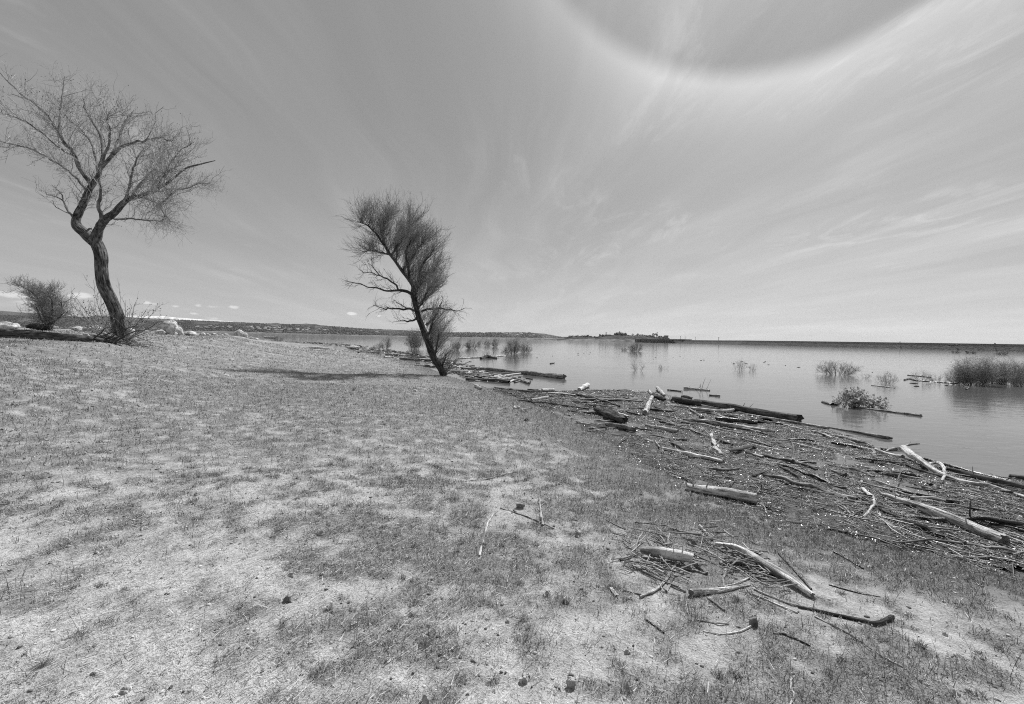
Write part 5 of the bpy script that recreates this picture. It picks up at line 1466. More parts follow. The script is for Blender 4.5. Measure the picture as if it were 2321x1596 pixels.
# little brushy tree on the left skyline
def brushy_tree():
    D = 34.0
    base = P(113, 750, D); base[2] = float(H(base[0], base[1])) - .1
    root = empty('brushy_tree', base)
    tagp(root, 'small dense brushy tree leaning left on the left skyline', 'tree')
    ls = limb_paths([([(113, 752), (108, 735), (100, 712), (92, 688), (78, 668), (60, 656), (34, 641)], (9, 7, 5, 4, 3, 2, 1)),
                     ([(112, 745), (116, 715, -.5), (118, 685, -.8), (108, 660, -1)], (6, 4, 3, 1)), ([(114, 745), (128, 720, .5), (138, 700, .8), (140, 682, 1)], (6, 4, 3, 1)),
                     ([(111, 735), (98, 705, .8), (90, 675, 1.2), (84, 655, 1.4)], (4, 3, 2, 1)), ([(113, 740), (130, 722, -.5), (146, 708, -1)], (4, 3, 1)), ([(116, 742), (104, 712, .4), (100, 680, .8), (98, 660, 1)], (4, 3, 2, 1)),
                     ([(110, 742), (95, 725, -.6), (85, 705, -1), (80, 690, -1.2)], (4, 3, 2, 1))], D)
    g = Geo()
    for p, r in ls: log_geo(g, p, r, S=8, rough=.1, jag=0, n=26, wig=1)
    g.build('trunk', M['bark_dark'], root)
    src = [catmull(p, 20) for p, r in ls]
    a1, r1 = sprout(src, 420, (.35, 1.0), 1.0, (.1, 0, .35), (.014, .006), 6, (.05, 1), .2, .07, .3)
    a2, r2 = sprout(a1, 2600, (.2, .6), .9, (.05, 0, .3), (.008, .005), 5, (.05, 1), .15, .05, .6)
    a3, r3 = sprout(a2, 4200, (.1, .35), .9, (.0, 0, .3), (.006, .004), 4, (.05, 1), .15, .05, .7)
    g = Geo()
    for p, r, S in ((a1, r1, 4), (a2, r2, 3), (a3, r3, 3)): tubes(g, p, r, S, RNG.uniform(.07, .3, len(p)))
    o = g.build('twigs', M['twig'], root); o['kind'] = 'stuff'
    # dark dead wood at its foot
    q = [P(62, 748, D - .5), P(90, 746, D - .3), P(112, 744, D)]
    for p in q: p[2] = float(H(p[0], p[1])) + .25
    g = Geo(); log_geo(g, q, [.12, .3, .15], S=12, rough=.3, jag=.6, wig=1)
    o = g.build('dead_wood', M['bark_dark'], origin=q[1]); tagp(o, 'dark dead wood lying at the left foot of the brushy little tree', 'dead wood')


brushy_tree()
WG = 'bushes standing in the lake'
SHRUBS = [
    (628, 775, 32, 15, 'smallest round bush standing in the far left water', dict(dens=.5, leafy=300)),
    (874, 790, 26, 27, 'round bush in the water left of the leaning tree', dict(dens=.7, leafy=400)), (855, 791, 22, 12, 'low bush left against the round water bush', dict(dens=.4, leafy=200)),
    (940, 791, 44, 46, 'tall dark bush in the water directly behind the leaning trunk', dict(dens=1.3, leafy=900, tone=(.14, .45))),
    (975, 790, 26, 22, 'small bush in the water seen through the brush of the leaning tree', dict(dens=.5, leafy=300)),
    (1035, 793, 30, 22, 'bush in the water just right of the leaning tree', dict(dens=.8, leafy=500)), (1070, 790, 38, 19, 'second water bush right of the leaning tree, wide and low', dict(dens=.9, leafy=500)),
    (1088, 783, 20, 11, 'tiny bush between the wide low bush and the next one', dict(dens=.4, leafy=200)), (1103, 784, 20, 13, 'third water bush right of the leaning tree', dict(dens=.5, leafy=250)),
    (1123, 786, 20, 18, 'fourth water bush right of the leaning tree, slightly taller', dict(dens=.6, leafy=300)),
    (1162, 801, 38, 36, 'tallest bush of the group in the middle of the lake', dict(dens=1.1, leafy=900)), (1190, 799, 36, 22, 'bush joined to the right of the tallest mid-lake bush', dict(dens=.9, leafy=600)),
    (1146, 803, 22, 18, 'low bush joined to the left of the tallest mid-lake bush', dict(dens=.5, leafy=300)),
    (1440, 796, 36, 19, 'single rounded bush far out in front of the dam', dict(dens=.9, leafy=500)), (1415, 795, 14, 8, 'tiny tuft left of the single bush in front of the dam', dict(dens=.3, leafy=80)),
    (1447, 840, 40, 25, 'sparse leafless bush with long mirror image', dict(dens=.16)), (1503, 836, 24, 13, 'small sparse tuft right of the leafless bush', dict(dens=.14, leafy=60)),
    (1676, 837, 30, 22, 'sparse upright stems above floating twigs in mid water', dict(dens=.28, leafy=60)), (1705, 839, 26, 15, 'lower stems right of the sparse upright stems', dict(dens=.18, leafy=40)),
    (1897, 849, 84, 33, 'wide twiggy bush in the water right of centre', dict(dens=1.0, leafy=300)), (1960, 857, 34, 12, 'thin low sprigs right of the wide twiggy bush', dict(dens=.16, leafy=60)),
    (2012, 869, 48, 24, 'sparse low water bush with floating sticks under it', dict(dens=.5, leafy=150)), (2090, 863, 40, 24, 'first of two sparse bushes left of the big thicket', dict(dens=.35, leafy=100)),
    (2128, 865, 44, 17, 'second of two sparse bushes left of the big thicket', dict(dens=.3, leafy=100)),
    (2180, 872, 58, 46, 'leftmost ragged bush of the big water thicket', dict(dens=1.6, leafy=2400, tone=(.15, .48))),
    (2212, 873, 74, 66, 'tallest tree-like bush of the big water thicket', dict(dens=2.0, leafy=3000, tone=(.15, .48))),
    (2248, 868, 66, 38, 'lower middle bush of the big water thicket', dict(dens=1.6, leafy=1600, tone=(.10, .36))), (2283, 870, 76, 58, 'broad right bush of the big water thicket', dict(dens=2.0, leafy=3000, tone=(.15, .48))),
    (2325, 876, 66, 48, 'bush of the big water thicket cut by the right border', dict(dens=1.6, leafy=2400, tone=(.15, .48))),
    (2165, 800, 18, 6, 'small dark bush left in the row along the dam foot', dict(dens=.4, leafy=200, tone=(.04, .15))), (2199, 801, 26, 7, 'small dark bush middle in the row along the dam foot', dict(dens=.5, leafy=250, tone=(.04, .15))),
    (2273, 804, 26, 8, 'small dark bush right in the row along the dam foot', dict(dens=.5, leafy=250, tone=(.04, .15))),
]
for x, y, w, h, lab, kw in SHRUBS:
    shrub('water_bush', x, y, w, h, lab, group=WG, **kw)


def leafy_bush():
    c = at_z(1925, 921); s = PXW * c[1]
    g = Geo(); n = 60
    u = RNG.random(n); bx = (u - .25) * 95 * s
    hh = np.interp(u, [0, .2, .35, .5, .75, 1], [.30, .9, 1.0, .62, .55, .25]) * 42 * s * RNG.uniform(.6, 1, n)
    b0 = np.stack([bx * .8, RNG.normal(0, .25, n) - bx * .25 * 0, np.full(n, -.03)], -1) + c; tp = b0 + np.stack([RNG.normal(0, .12, n), RNG.normal(0, .12, n), hh], -1)
    t = np.linspace(0, 1, 5)[None, :, None]; pth = b0[:, None] * (1 - t) + tp[:, None] * t + RNG.normal(0, .02, (n, 5, 3)) * t
    tubes(g, pth, np.linspace(.008, .003, 5)[None] + np.zeros((n, 1)), 4, .12)
    a1, r1 = sprout(pth, 260, (.08, .25), .8, (0, 0, .2), (.004, .002), 4, (.2, 1), .2, .05, .5); tubes(g, a1, r1, 3, .12)
    al = np.concatenate([a1[:, 1:].reshape(-1, 3), pth[:, 2:].reshape(-1, 3)]); k = 1500
    pk = al[RNG.integers(0, len(al), k)] + RNG.normal(0, .035, (k, 3)); pk[:, 2] = np.abs(pk[:, 2] - .01) + .01
    d = RNG.normal(0, 1, (k, 3)) + np.array([0, 0, .8]); d /= np.linalg.norm(d, axis=1, keepdims=True); a, b = frames(d)
    an = np.arange(6) / 6 * 2 * pi; sz = RNG.uniform(.018, .040, k)[:, None, None]
    V = pk[:, None] + sz * (np.cos(an)[None, :, None] * a[:, None] + np.sin(an)[None, :, None] * b[:, None] * .9)
    g.add(V.reshape(-1, 3), np.arange(k * 6).reshape(-1, 6), None, np.repeat(RNG.uniform(.22, .6, k), 6))
    o = g.build('leafy_bush', M['leaf'], origin=c); tagp(o, 'round-leaved bush growing out of the water behind floating poles', 'shrub', WG)


leafy_bush()


# ================================================================== FAR SHORE
def hill_mat(name, lo, hi, scale, patch=.0):
    m, t, b, out = new_mat(name)
    p = t.pos()
    a = t.noise(p, scale, 6, .7); c = t.noise(p, scale * .2, 4, .6); e = t.noise(p, scale * 5, 3, .7)
    v = t.math('ADD', t.math('MULTIPLY', a, .5), t.math('ADD', t.math('MULTIPLY', c, .3), t.math('MULTIPLY', e, .2)))
    t.put(b.inputs['Base Color'], grey(t, t.maprange(v, .42, .60, lo, hi, True))); b.inputs['Roughness'].default_value = 1; b.inputs['Specular IOR Level'].default_value = 0
    t.put(b.inputs['Normal'], t.bump(a, 1.0, 1.5 / scale * .02))
    return m


def ridge(name, prof, depth, thick, mat, rough=.12, nx=260, cliff=.55, foot=.0, kind='structure'):
    """hill whose crest is seen along the profile, standing `depth` metres away on the far shore"""
    px = np.array([p[0] for p in prof], float); py = np.array([p[1] for p in prof], float)
    xs = np.linspace(px[0], px[-1], nx); ys = np.interp(xs, px, py)
    ys = ys + (fbm(xs * .06, 3.3, depth * .01, 3) - .5) * 1.2 * (1 if depth < 8000 else .7)
    rows = [(-.02, -.3), (0, .0), (.05, .06), (.15, .16), (.3, .34), (.5, .58), (.7, .80), (.86, .93), (1.0, 1.0), (1.2, .8), (1.6, .3), (2.0, -.1)]
    V = []
    for t, hgt in rows:
        for x, y in zip(xs, ys):
            c = P(x, y, depth); f = (depth - thick * (1 - t)) / depth
            ex = (c[0] * f, c[1] * f)
            z = max(c[2], 1.0) * hgt
            V.append((ex[0], ex[1], z))
    V = np.array(V).reshape(len(rows), nx, 3)
    for i, (t, hgt) in enumerate(rows):
        if 0 < t < 1: V[i, :, 2] *= 1 + (fbm(V[i, :, 0] / thick * 6, V[i, :, 1] / thick * 6, 1.0, 3) - .5) * rough * 5
    # refine
    idx = np.arange(len(rows) * nx).reshape(len(rows), nx)
    F = np.stack([idx[:-1, :-1], idx[:-1, 1:], idx[1:, 1:], idx[1:, :-1]], -1).reshape(-1, 4)
    g = Geo(); g.add(V.reshape(-1, 3), F)
    o = g.build(name, mat); tagp(o, kind=kind)
    return V


HM = {k: hill_mat(k, *a) for k, a in dict(far_hill=(.05, .09, .006), wooded_hill=(.035, .17, .012), bank_slope=(.10, .26, .05), snow=(.6, .9, .003), meadow=(.035, .12, .04)).items()}
ridge('snow_mountains', [(230, 731), (262, 716.5), (300, 715), (340, 717), (368, 716.5), (400, 720), (440, 723), (480, 725.5), (530, 729), (560, 734)], 7800, 400, HM['snow'], .05)
ridge('far_hills', [(-60, 698), (0, 704), (60, 709), (120, 713), (170, 716), (200, 722), (260, 726), (330, 735), (380, 742)], 6600, 600, HM['far_hill'], .08)
ridge('wooded_hills', [(-60, 712), (0, 713), (60, 716), (110, 722), (150, 719), (200, 718), (262, 719), (330, 721), (400, 725), (480, 729), (540, 731), (598, 735), (626, 732), (655, 738), (675, 735), (694, 733), (715, 735), (742, 740), (773, 743.5), (835, 747), (927, 750), (970, 752), (1010, 754), (1060, 757), (1100, 757), (1160, 754), (1200, 754), (1240, 757), (1275, 764), (1300, 768)], 4200, 1500, HM['wooded_hill'], .12, 520)
ridge('shore_meadow', [(300, 749.5), (420, 750), (520, 751), (640, 755), (760, 758), (900, 761), (1010, 763.5), (1150, 765), (1250, 766), (1330, 768)], 2650, 60, HM['bank_slope'], .02, 200)
HILLP = [(1262, 769), (1288, 765.5), (1301, 763), (1327, 761.5), (1342, 763), (1355, 764.5), (1369, 761.5), (1387, 759.5), (1401, 757.5), (1422, 759), (1434, 760.5), (1457, 761), (1480, 763.5), (1501, 766), (1520, 769), (1550, 773)]
V_isl = ridge('dam_hill', HILLP, 2300, 300, HM['meadow'], .05, 200)
ridge('pale_bank', [(1270, 771), (1294, 768.6), (1340, 768.4), (1380, 768.2), (1434, 768.2), (1470, 769)], 1950, 50, HM['bank_slope'], .02, 120)


def far_trees():
    """woods on the hills (uncountable) and the single trees on the skyline"""
    g = Geo()
    n = 11000
    px = RNG.uniform(-20, 1290, n)
    prof_x = [-60, 150, 262, 400, 540, 610, 700, 820, 1010, 1200, 1300]; prof_y = [712, 719, 719, 725, 731, 734, 736, 745, 754, 754, 768]
    fr = RNG.random(n) ** .8
    dep = 2700 + fr * 1400
    P_ = []
    for x, f, d in zip(px, fr, dep):
        crest = np.interp(x, prof_x, prof_y); c = P(x, crest, 4200)
        hgt = np.interp((d - 2700) / 1500, [0, .05, .15, .3, .5, .7, .86, 1], [0, .06, .16, .34, .58, .80, .93, 1]) * c[2]
        k = d / 4200; P_.append((c[0] * k, c[1] * k, hgt + 1.5))
    P_ = np.array(P_); sz = RNG.uniform(2.0, 5.5, n)
    V = IC1[None] * RNG.uniform(.7, 1.3, (n, len(IC1), 1)) * sz[:, None, None] * np.array([1.1, 1.1, .9]) + P_[:, None]
    g.add(V, (IC1F[None] + (np.arange(n) * len(IC1))[:, None, None]).reshape(-1, 3), None, np.repeat(RNG.uniform(.02, .06, n), len(IC1)))
    # dark tree clusters on the dam hill
    n = 1150
    cl = [(1298, 766, 10, 1.5), (1318, 764.5, 24, 2), (1340, 765.5, 20, 1.5), (1375, 762, 12, 1.6), (1402, 757.5, 9, 1.4), (1430, 764, 22, 1.8), (1455, 764, 30, 2.2), (1482, 766.5, 26, 1.5)]
    for i in range(n):
        cx, cy, sx, sy = cl[i % len(cl)]
        q = P(cx + RNG.normal(0, sx * .5), cy + RNG.normal(0, sy * .6), 2290 + RNG.normal(0, 6)); q[2] = max(q[2], 4) 
        r = RNG.uniform(3, 6)
        g.add(IC1 * RNG.uniform(.7, 1.3, (len(IC1), 1)) * r + q + np.array([0, -60, 0]) * RNG.random(), IC1F, None, RNG.uniform(.025, .06))
    o = g.build('far_woods', M['twig'], smooth=False); tagp(o, 'dark woods covering the far hills across the lake', 'woods', kind='stuff')
    # single trees
    spec = [(1434.5, 0, 4, 4.5), (1445, 0, 4.5, 5.5), (1450, 0, 4, 3.5), (1456, 0, 4, 3.5), (1472, 0, 5, 4), (1477, 0, 4, 3), (1465, 0, 3, 3), (1482, 0, 6, 9), (1488.5, 0, 6, 10), (1493, 0, 4, 4), (1498, 0, 4, 4), (1461, 0, 3, 2.5), (1401, 0, 7, 4), (1394, 0, 4, 3)]
    labs = ['rounded tree at the left end of the skyline row on the dam hill', 'small tree on the dam hill skyline', 'broad tree left of middle on the dam hill skyline', 'smallest tree on the dam hill skyline', 'low tree on the dam hill skyline before the gap',
            'small tree right of the gap on the dam hill', 'dense tree left of the two tallest trees on the dam hill', 'left one of the two tallest trees near the gate tower', 'right one of the two tallest trees near the gate tower', 'low tree right of the two tallest trees',
            'lowest tree just left of the gate tower', 'small tree in the gap of the skyline row', 'dark tree clump on the highest point of the dam hill', 'little tree left of the highest point of the dam hill']
    for (x, y, w, h), lab in zip(spec, labs):
        y = np.interp(x, [q[0] for q in HILLP], [q[1] for q in HILLP]) + .6
        c = P(x, y, 2280); s = PXW * 2280
        root = empty('hill_tree', (c[0], c[1], c[2])); tagp(root, lab, 'tree', 'trees on the dam hill skyline')
        g = Geo(); tubes(g, np.array([[c, c + [0, 0, h * s * .35], c + [0.5, 0, h * s * .7]]]), np.array([[.9, .7, .4]]) * 1.2, 6, .05); g.build('trunk', M['twig'], root)
        g = Geo(); k = 16
        cc = RNG.normal(0, 1, (k, 3)) * np.array([w * s * .26, w * s * .2, h * s * .16]) + c + [0, 0, h * s * .68]
        for q in cc: g.add(IC1 * RNG.uniform(.7, 1.3, (len(IC1), 1)) * w * s * .17 + q, IC1F, None, RNG.uniform(.03, .06))
        g.build('crown', M['twig'], root, smooth=False)


far_trees()


def box(g, lo, hi, tone=.3, rot=0, c=(0, 0, 0)):
    e = np.array([[x, y, z] for x in (lo[0], hi[0]) for y in (lo[1], hi[1]) for z in (lo[2], hi[2])], float)
    if rot:
        R2 = np.array([[cos(rot), -sin(rot), 0], [sin(rot), cos(rot), 0], [0, 0, 1]]); e = e @ R2.T
    g.add(e + np.array(c), [[0, 1, 3, 2], [4, 6, 7, 5], [0, 4, 5, 1], [2, 3, 7, 6], [0, 2, 6, 4], [1, 5, 7, 3]], None, tone)


M['paint'] = tone_mat('painted_walls', 1.0, .7)


def houses():
    proto = empty('hillside_house', (0, 0, 0))
    g = Geo(); box(g, (-9, -6, 0), (9, 6, 6), .5); wl = g.build('wall', M['paint'], proto, smooth=False)
    g = Geo()
    V = np.array([[-10, -7, 6], [10, -7, 6], [10, 7, 6], [-10, 7, 6], [-7, 0, 9.5], [7, 0, 9.5]], float)
    g.add(V[[0, 1, 5, 4]], [[0, 1, 2, 3]], None, .4); g.add(V[[2, 3, 4, 5]], [[0, 1, 2, 3]], None, .4); g.add(V[[1, 2, 5]], [[0, 1, 2]], None, .5); g.add(V[[3, 0, 4]], [[0, 1, 2]], None, .5); g.add(V[[0, 3, 2, 1]], [[0, 1, 2, 3]], None, .3)
    rf = g.build('roof', M['paint'], proto, smooth=False)
    rg = np.random.default_rng(21)
    spots = [(rg.uniform(385, 700), rg.normal(0, 1)) for _ in range(64)] + [(rg.uniform(1000, 1260), rg.normal(0, 1)) for _ in range(18)] + [(rg.uniform(720, 960), rg.normal(0, 1)) for _ in range(8)]
    first = True
    for x, q in spots:
        y = (np.interp(x, [385, 560, 700, 960, 1260], [739.5, 744, 747.5, 755, 761]) + q * 2.3)
        d = 3000 - (y - 744) * 10 + rg.normal(0, 40)
        crest = np.interp(x, [262, 400, 540, 610, 700, 820, 1010, 1200, 1300], [719, 725, 731, 734, 736, 745, 754, 754, 768])
        # height of the slope where this line of sight meets it
        best = None
        for dd in np.linspace(2750, 4100, 60):
            c = P(x, crest, 4200)
            hz = np.interp((dd - 2700) / 1500, [0, .05, .15, .3, .5, .7, .86, 1], [0, .06, .16, .34, .58, .80, .93, 1]) * c[2]
            pz = P(x, y, dd)[2]
            if best is None or abs(hz - pz) < best[0]: best = (abs(hz - pz), dd, hz)
        pp = P(x, y, best[1]); loc = (pp[0], pp[1], best[2] + 3)
        if first: h_ = proto; first = False; ch = []
        else:
            h_ = proto.copy(); COL.objects.link(h_)
            for part in (wl, rf):
                c2 = part.copy(); COL.objects.link(c2); c2.parent = h_
        h_.location = loc; h_.rotation_euler = (0, 0, rg.uniform(-.5, .5)); sc = rg.uniform(.6, 1.25); h_.scale = (sc * .9, sc * .9, sc * .6)
        if x < 720: lab, gr = 'one of the tiny pale houses scattered over the left far hillside', 'houses on the left far hillside'
        elif x < 980: lab, gr = 'one of the tiny pale houses on the far hillside behind the leaning tree', 'houses behind the leaning tree'
        else: lab, gr = 'one of the tiny pale houses on the far hill right of the leaning tree', 'houses on the far middle hill'
        tagp(h_, lab, 'house', gr)


houses()


def dam():
    # rock-faced embankment: water line and crest run from far left to near right
    wl = [(1490, 5), (1535, 4)]
    pts = [(1535, 1500.), (1600, 1330.), (1673, 1120.), (1780, 980.), (1900, 880.), (2060, 780.), (2200, 715.), (2321, 670.), (2600, 575.), (3200, 420.)]
    xs = np.array([p[0] for p in pts], float); ds = np.array([p[1] for p in pts])
    X = np.linspace(1531, 3200, 420); D = np.interp(X, xs, ds)
    base = np.array([[P(x, 760, d)[0], d, 0] for x, d in zip(X, D)])
    hgt = 10.4
    T = np.gradient(base, axis=0); T /= np.linalg.norm(T, axis=1, keepdims=True); nrm = np.stack([-T[:, 1], T[:, 0], 0 * T[:, 0]], -1)
    nrm *= np.sign((nrm * base).sum(1))[:, None]
    prof = [(-6, -2.5), (0, 0)] + [(16 * k / 26, (hgt - .7) * k / 26) for k in range(1, 27)] + [(17, hgt), (26, hgt), (45, 0), (60, -3)]
    V = np.array([[b + n * o + np.array([0, 0, z]) for b, n in zip(base, nrm)] for o, z in prof])
    for i in range(2, 28):
        V[i, :, 2] += (vnoise(V[i, :, 0] * .8, V[i, :, 1] * .8, i * .9) - .5) * .7
        V[i] += nrm * ((vnoise(V[i, :, 0] * 1.1, V[i, :, 1] * 1.1, i * 1.3) - .5) * .9)[:, None]
    idx = np.arange(V.shape[0] * V.shape[1]).reshape(V.shape[:2])
    F = np.stack([idx[:-1, :-1], idx[:-1, 1:], idx[1:, 1:], idx[1:, :-1]], -1).reshape(-1, 4)
    root = empty('embankment_dam', base[100]); tagp(root, 'long low rock-faced embankment dam closing the lake on the right', 'dam')
    m, t, b, out = new_mat('riprap')
    p = t.pos()
    vo = t.voronoi(p, .55); n1 = t.noise(p, .05, 4); n2 = t.noise(p, .9, 4, .7)
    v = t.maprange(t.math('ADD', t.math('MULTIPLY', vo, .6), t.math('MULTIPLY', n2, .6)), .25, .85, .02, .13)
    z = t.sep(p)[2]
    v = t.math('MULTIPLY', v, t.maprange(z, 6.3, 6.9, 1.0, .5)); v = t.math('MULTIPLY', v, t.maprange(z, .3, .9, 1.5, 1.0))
    t.put(b.inputs['Base Color'], grey(t, v)); b.inputs['Roughness'].default_value = 1; b.inputs['Specular IOR Level'].default_value = .1
    t.put(b.inputs['Normal'], t.bump(vo, 1, .6))
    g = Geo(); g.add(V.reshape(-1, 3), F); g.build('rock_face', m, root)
    g = Geo()
    # low parapet along the crest
    pr = [(17.3, hgt + .0), (17.3, hgt + .55), (17.7, hgt + .55), (17.7, hgt + .0)]
    W = np.array([[q + n * o + np.array([0, 0, zz]) for q, n in zip(base, nrm)] for o, zz in pr]); idx = np.arange(4 * len(X)).reshape(4, len(X))
    g.add(W.reshape(-1, 3), np.stack([idx[:-1, :-1], idx[:-1, 1:], idx[1:, 1:], idx[1:, :-1]], -1).reshape(-1, 4), None, .06); g.build('parapet', M['paint'], root)
    # concrete spillway dam with gate bays
    a = P(1436, 765, 1900); e = P(1548, 767, 1490); a[2] = e[2] = 0
    dv = e - a; L = np.linalg.norm(dv); ang = math.atan2(dv[1], dv[0])
    root2 = empty('concrete_dam', a); tagp(root2, 'dark concrete spillway dam with gate bays below the dam hill', 'dam'); root2.rotation_euler = (0, 0, ang)
    def part(nm, boxes, tone, mt='paint'):
        g = Geo()
        for lo, hi in boxes: box(g, lo, hi, tone)
        o = g.build(nm, M[mt], None, smooth=False); o.parent = root2; return o
    hh = 13.5
    part('wall', [((6, 4, -2), (L, 26, hh - 1.8))], .045)
    part('deck', [((-4, 0, hh - 1.8), (L + 4, 28, hh))], .10)
    nb = 24
    for k in range(nb):
        x0 = 40 + (L - 130) * k / nb
        part('pier', [((x0, 0, -2), (x0 + 3.2, 4, hh - 1.8))], .075)
    # gate tower
    c = P(1510, 770, 1640); c[2] = hh; s = PXW * 1640
    r3 = empty('gate_tower', c); tagp(r3, 'open-framed concrete gate tower standing on the dam', 'tower')
    wv = 7.5 * s; hv = 8.5 * s
    g = Geo()
    for x0 in (-wv / 2, -wv * .05, wv / 2 - 2.0):
        box(g, (x0, -4, -3), (x0 + 2.2, -1, hv * .8), .28); box(g, (x0, 4, -3), (x0 + 2.2, 7, hv * .8), .28)
    o = g.build('pillar', M['paint'], None, smooth=False); o.parent = r3
    g = Geo(); box(g, (-wv / 2 - .5, -4.5, hv * .8), (wv / 2 + .5, 7.5, hv), .3); box(g, (-wv / 2, -4.2, hv * .38), (wv / 2, 7.2, hv * .5), .26); box(g, (-wv / 2, -4, -3), (-wv * .1, 7, hv * .3), .3)
    o = g.build('beam', M['paint'], None, smooth=False); o.parent = r3
    # masts and posts
    def mast(x, y0, y1, d, lab, cat='mast', w=.5, name='mast', head=None):
        c0 = P(x, y0, d); c1 = P(x, y1, d)
        r = empty(name, c0); tagp(r, lab, cat)
        g = Geo(); h = c1[2] - c0[2]
        if name == 'pylon':
            for sx in (-1, 1):
                for sy in (-1, 1): tubes(g, np.array([[c0 + [sx * h * .09, sy * h * .09, 0], c0 + [sx * h * .035, sy * h * .035, h * .6], c0 + [sx * .3, sy * .3, h]]]), np.full((1, 3), w), 4, .2)
            g.build('frame', M['twig'], r)
            g = Geo()
            for f in (.68, .82, .94): tubes(g, np.array([[c0 + [-h * .16, 0, h * f], c0 + [0, 0, h * (f + .02)], c0 + [h * .16, 0, h * f]]]), np.full((1, 3), w * .8), 4, .2)
            g.build('crossarm', M['twig'], r)
        else:
            tubes(g, np.array([[c0 - [0, 0, 2], (c0 + c1) / 2, c1]]), np.full((1, 3), w), 6, .12); g.build('pole', M['twig'], r)
            g = Geo(); box(g, (-w * (head or 2), -w, -w), (w * (head or 2), w, w * 1.5), .2, 0, c1); g.build('head', M['twig'], r, smooth=False)
    mast(1373.8, 761.5, 752.5, 2600, 'left lattice pylon on the dam hill skyline', 'pylon', .8, 'pylon'); mast(1404, 759, 750.6, 2600, 'right lattice pylon on the dam hill skyline', 'pylon', .8, 'pylon')
    mast(1542.6, 768, 762.3, 1460, 'thin mast right of the gate tower'); mast(1553, 768, 763.5, 1430, 'short mast on the dam right of the thin mast', w=.4); mast(1576, 769, 764, 1380, 'short mast where the rock dam begins', w=.4)
    mast(1629, 772, 765.5, 1240, 'box-headed signal post on the dam crest', 'post', .5, 'signal_post', 3.0)
    mast(2040, 778.5, 775, 800, 'left small post on the right half of the dam crest', 'post', .4, 'crest_post'); mast(2255, 784, 778.5, 700, 'right small post on the right half of the dam crest', 'post', .45, 'crest_post')
    c = P(2161, 783, 735); g = Geo()
    for q in RNG.normal(0, 1, (14, 3)) * np.array([3.0, 1, .4]): g.add(IC1 * RNG.uniform(.7, 1.3, (len(IC1), 1)) * 1.1 + q, IC1F, None, .04)
    o = g.build('crest_bush', M['twig'], smooth=False); o.location = c; tagp(o, 'dark low bush on the dam crest at the right', 'shrub')
    # long low white building on the bank
    c = P(1341, 769.5, 1985); g = Geo(); r = empty('boat_shed', c); tagp(r, 'long low pale shed on the bank below the dam hill', 'shed')
    box(g, (-12, -4, -3), (12, 4, 2.5), .3, 0, c); g.build('wall', M['paint'], r, smooth=False)
    g = Geo(); box(g, (-13, -5, 2.5), (13, 5, 4.2), .8, 0, c); g.build('roof', M['paint'], r, smooth=False)


dam()


